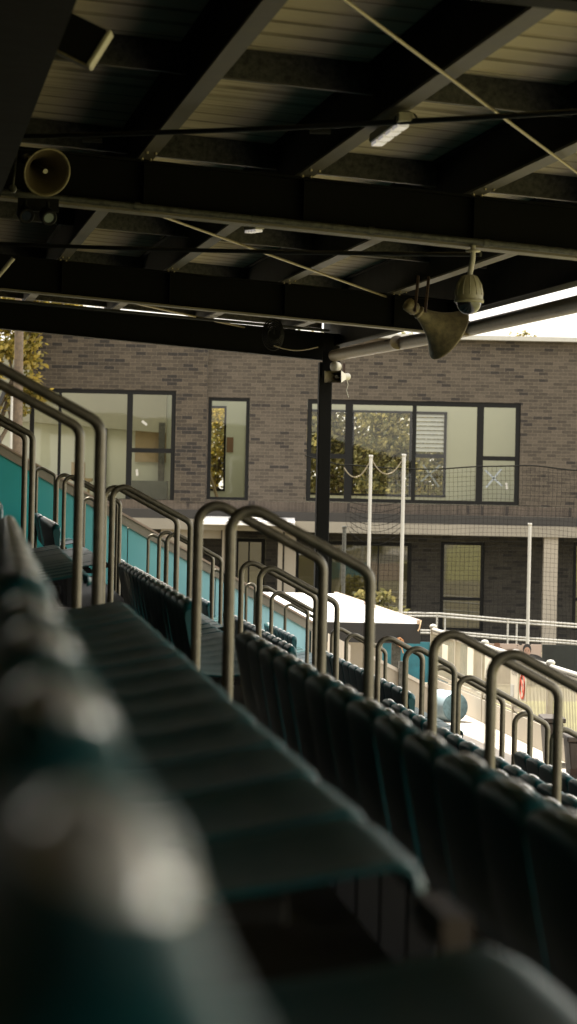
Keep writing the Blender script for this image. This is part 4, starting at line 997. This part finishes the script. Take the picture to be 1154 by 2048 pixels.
# ------------------------------------------------------------------ barrel, bins
c = at(890, 1408, 36.6); rb = .185; c.z = G0 + rb + .012
bx = Vector((.46, -.89, 0)).normalized()
br_ = empty('barrel', 'pale blue plastic barrel lying on its side on the concourse', 'barrel', None, (c.x, c.y, G0))
mb = MB(); mb.lathe([(-.42, 0), (-.42, .17), (-.38, .195), (-.16, .20), (-.15, .207), (-.12, .207), (-.11, .20), (.07, .20), (.08, .207), (.11, .207), (.12, .20), (.24, .196), (.265, .188)], c, bx, 36); part(mb, 'body', BARREL, br_)
mb = MB(); mb.lathe([(.265, .188), (.273, .18), (.265, .165), (.26, 0)], c, bx, 36); part(mb, 'lid', BARREL2, br_)
def bin_(px0, px1, pyt, pyb, Y, label):
    a_, b_ = at(px0, pyb, Y), at(px1, pyb, Y); zt = at((px0+px1)/2, pyt, Y).z; z0 = G0+.006
    e = empty('litter_bin', label, 'bin', 'bins on the concourse', ((a_.x+b_.x)/2, Y, G0))
    mb = MB(); x0, x1 = a_.x, b_.x; dp = .55
    mb.hexa([(x0+.04, Y, z0), (x1-.04, Y, z0), (x1-.04, Y+dp, z0), (x0+.04, Y+dp, z0), (x0, Y-.02, zt-.06), (x1, Y-.02, zt-.06), (x1, Y+dp+.02, zt-.06), (x0, Y+dp+.02, zt-.06)]); part(mb, 'body', BROWN, e, bevel=.012)
    mb = MB(); mb.box(x0-.02, x1+.02, Y-.04, Y+dp+.04, zt-.055, zt); part(mb, 'lid', BROWN, e, bevel=.015)
    mb = MB(); mb.box(x0+.02, x1-.02, Y-.012, Y-.001, z0+.10, z0+.16); part(mb, 'band', RUST, e)
    return e
bin_(1088, 1126, 1436, 1527, 30.5, 'tall brown bin standing by the pitch fence')
bin_(1136, 1200, 1474, 1560, 28.5, 'wide brown bin at the right edge with a pale rim')

# ------------------------------------------------------------------ trees, timber pole
def tree(base, h, crowns, nleaf, lm, label, leaf=.10, seed=1, group=None, trunk_r=.16):
    rnd = random.Random(seed); base = Vector(base)
    e = empty('tree', label, 'tree', group, base)
    mb = MB(); top = base + Vector((0, 0, h*.6))
    mb.tube([base, base.lerp(top, .4)+Vector((.1, 0, 0)), base.lerp(top, .75)+Vector((-.08, .05, 0)), top], .1, 10, True, [trunk_r, trunk_r*.8, trunk_r*.65, trunk_r*.5])
    for c_, r_ in crowns:
        c_ = base+Vector(c_); st = base.lerp(top, rnd.uniform(.55, .95)); mid = st.lerp(c_, .55)+Vector((rnd.uniform(-.2, .2), 0, .15))
        mb.tube([st, mid, c_+Z*r_*.3], .05, 7, True, [trunk_r*.42, trunk_r*.28, trunk_r*.1])
        for _ in range(5):
            d_ = Vector((rnd.gauss(0, 1), rnd.gauss(0, 1), rnd.gauss(0, 1))).normalized(); mb.tube([mid, c_+d_*r_*.75], .03, 5, True, [trunk_r*.14, trunk_r*.04])
    part(mb, 'trunk', BARK, e)
    vs, fs = [], []
    tot = sum(r_**2 for _, r_ in crowns)
    for c_, r_ in crowns:
        c_ = base+Vector(c_); clumps = []
        for _ in range(max(6, int(16*r_))):
            d_ = Vector((rnd.gauss(0, 1), rnd.gauss(0, 1), rnd.gauss(0, .85))).normalized(); clumps.append((c_+d_*r_*rnd.uniform(.35, 1.0), r_*rnd.uniform(.16, .36)))
        for _ in range(int(nleaf*r_**2/tot)):
            k, kr = rnd.choice(clumps); p = k + Vector((rnd.gauss(0, 1), rnd.gauss(0, 1), rnd.gauss(0, .8)))*kr*.55
            n_ = Vector((rnd.gauss(0, 1), rnd.gauss(0, 1), rnd.gauss(.4, 1))).normalized(); a_ = n_.orthogonal().normalized(); a_ = (a_ - Z*.5).normalized(); b_ = n_.cross(a_)
            l_, w_ = leaf*rnd.uniform(.7, 1.4), leaf*rnd.uniform(.22, .36); o_ = len(vs)
            vs += [p, p+a_*l_*.45+b_*w_, p+a_*l_, p+a_*l_*.45-b_*w_]; fs.append((o_, o_+1, o_+2, o_+3))
    mb = MB(); mb.add(vs, fs); part(mb, 'crown', lm, e)
    return e
b0 = at(-40, 1200, 68.5)
tree((b0.x, 68.5, G1), 9, [((.35, 0, 7.0), 1.0), ((1.0, .1, 6.1), .65), ((-.6, 0, 6.4), 1.2), ((.9, .1, 7.5), .6), ((.1, 0, 8.6), 1.1), ((-1.0, .2, 7.9), 1.3), ((1.6, .4, 9.0), .9)], 22000, LEAFY, 'yellow green leafy tree at the left end of the brick building', .15, 3)
b0 = at(700, 1200, 84); tree((b0.x, 84, G1), 8.5, [((-2.6, .8, 3.0), 1.9), ((0, 1.5, 3.6), 2.2), ((2.6, 1.2, 3.3), 1.9), ((0, 1.5, 5.5), 2.4), ((3.4, 1.6, 5.8), 1.8), ((-3.2, 1.2, 5.2), 1.6), ((0, 0, 6.2), 2.2), ((2.0, .5, 5.0), 1.6), ((-1.8, 0, 5.0), 1.8), ((.8, -1, 3.9), 1.5), ((1.5, .6, 7.4), 1.5), ((-1.2, .5, 7.2), 1.4)], 42000, LEAFG, 'grey green tree seen through the left of the widest window', .16, 5, 'trees behind the building')
b0 = at(842, 1200, 90); tree((b0.x, 90, G1), 9, [((0, 0, 6.5), 2.0), ((1.6, .5, 5.0), 1.5), ((-1.5, 0, 4.8), 1.4), ((.2, -1, 3.2), 1.4)], 9000, LEAFY, 'sparser tree seen through the louvred part of the widest window', .16, 8, 'trees behind the building')
b0 = at(430, 1200, 86); tree((b0.x, 86, G1), 8, [((0, 1, 3.2), 1.7), ((.9, 1, 2.6), 1.3), ((0, 0, 5.6), 1.7), ((1.0, .4, 4.4), 1.2), ((-1.2, 0, 4.2), 1.3)], 15000, LEAFY, 'leafy tree seen through the narrow upright window', .15, 11, 'trees behind the building')
b0 = at(1031, 1200, 110); tree((b0.x, 110, G1), 10.5, [((0, 0, 9.8), .7), ((.45, 0, 9.3), .5), ((-.5, .2, 9.4), .5)], 1300, LEAFY, 'pale treetop showing above the parapet at the right', .13, 13, 'trees behind the building', .1)
b0 = at(150, 1200, 95); tree((b0.x, 95, G1), 13, [((0, 0, 10.6), 1.3), ((-1.8, .3, 10.8), 1.2), ((-3.2, .3, 11.0), 1.3)], 5000, LEAFY, 'golden treetop glimpsed in the slot under the far roof edge', .15, 17, 'trees behind the building')
# low shrubs by the glazed doors
c = at(745, 1205, 66); tree((c.x, 66, G1), 1.8, [((0, 0, 1.3), .5), ((-.35, .1, 1.0), .35), ((.35, 0, .9), .35)], 900, LEAFG, 'leafy shrub before the glazed doors', .16, 21, None, .03)
# timber power pole with conduit
a_ = at(34, 850, 66); e = empty('timber_pole', 'brown timber pole with white conduit left of the wide window', 'pole', None, (a_.x, 66, G1))
mb = MB(); mb.tube([Vector((a_.x, 66, G1)), Vector((a_.x+.02, 66, 1)), Vector((a_.x, 66, 4.6))], .1, 14, True, [.13, .115, .10]); part(mb, 'shaft', TIMBER, e)
mb = MB(); mb.tube([Vector((a_.x-.13, 65.86, G1)), Vector((a_.x-.12, 65.88, 2.3))], .03, 8); part(mb, 'conduit', WHITE, e)
mb = MB(); mb.tube([Vector((a_.x-.42, 65.8, -.5)), Vector((a_.x-.36, 65.8, 1.0)), Vector((a_.x-.5, 65.8, 1.9)), Vector((a_.x-.3, 65.85, 2.4))], .05, 8); part(mb, 'cable', DCABLE, e)
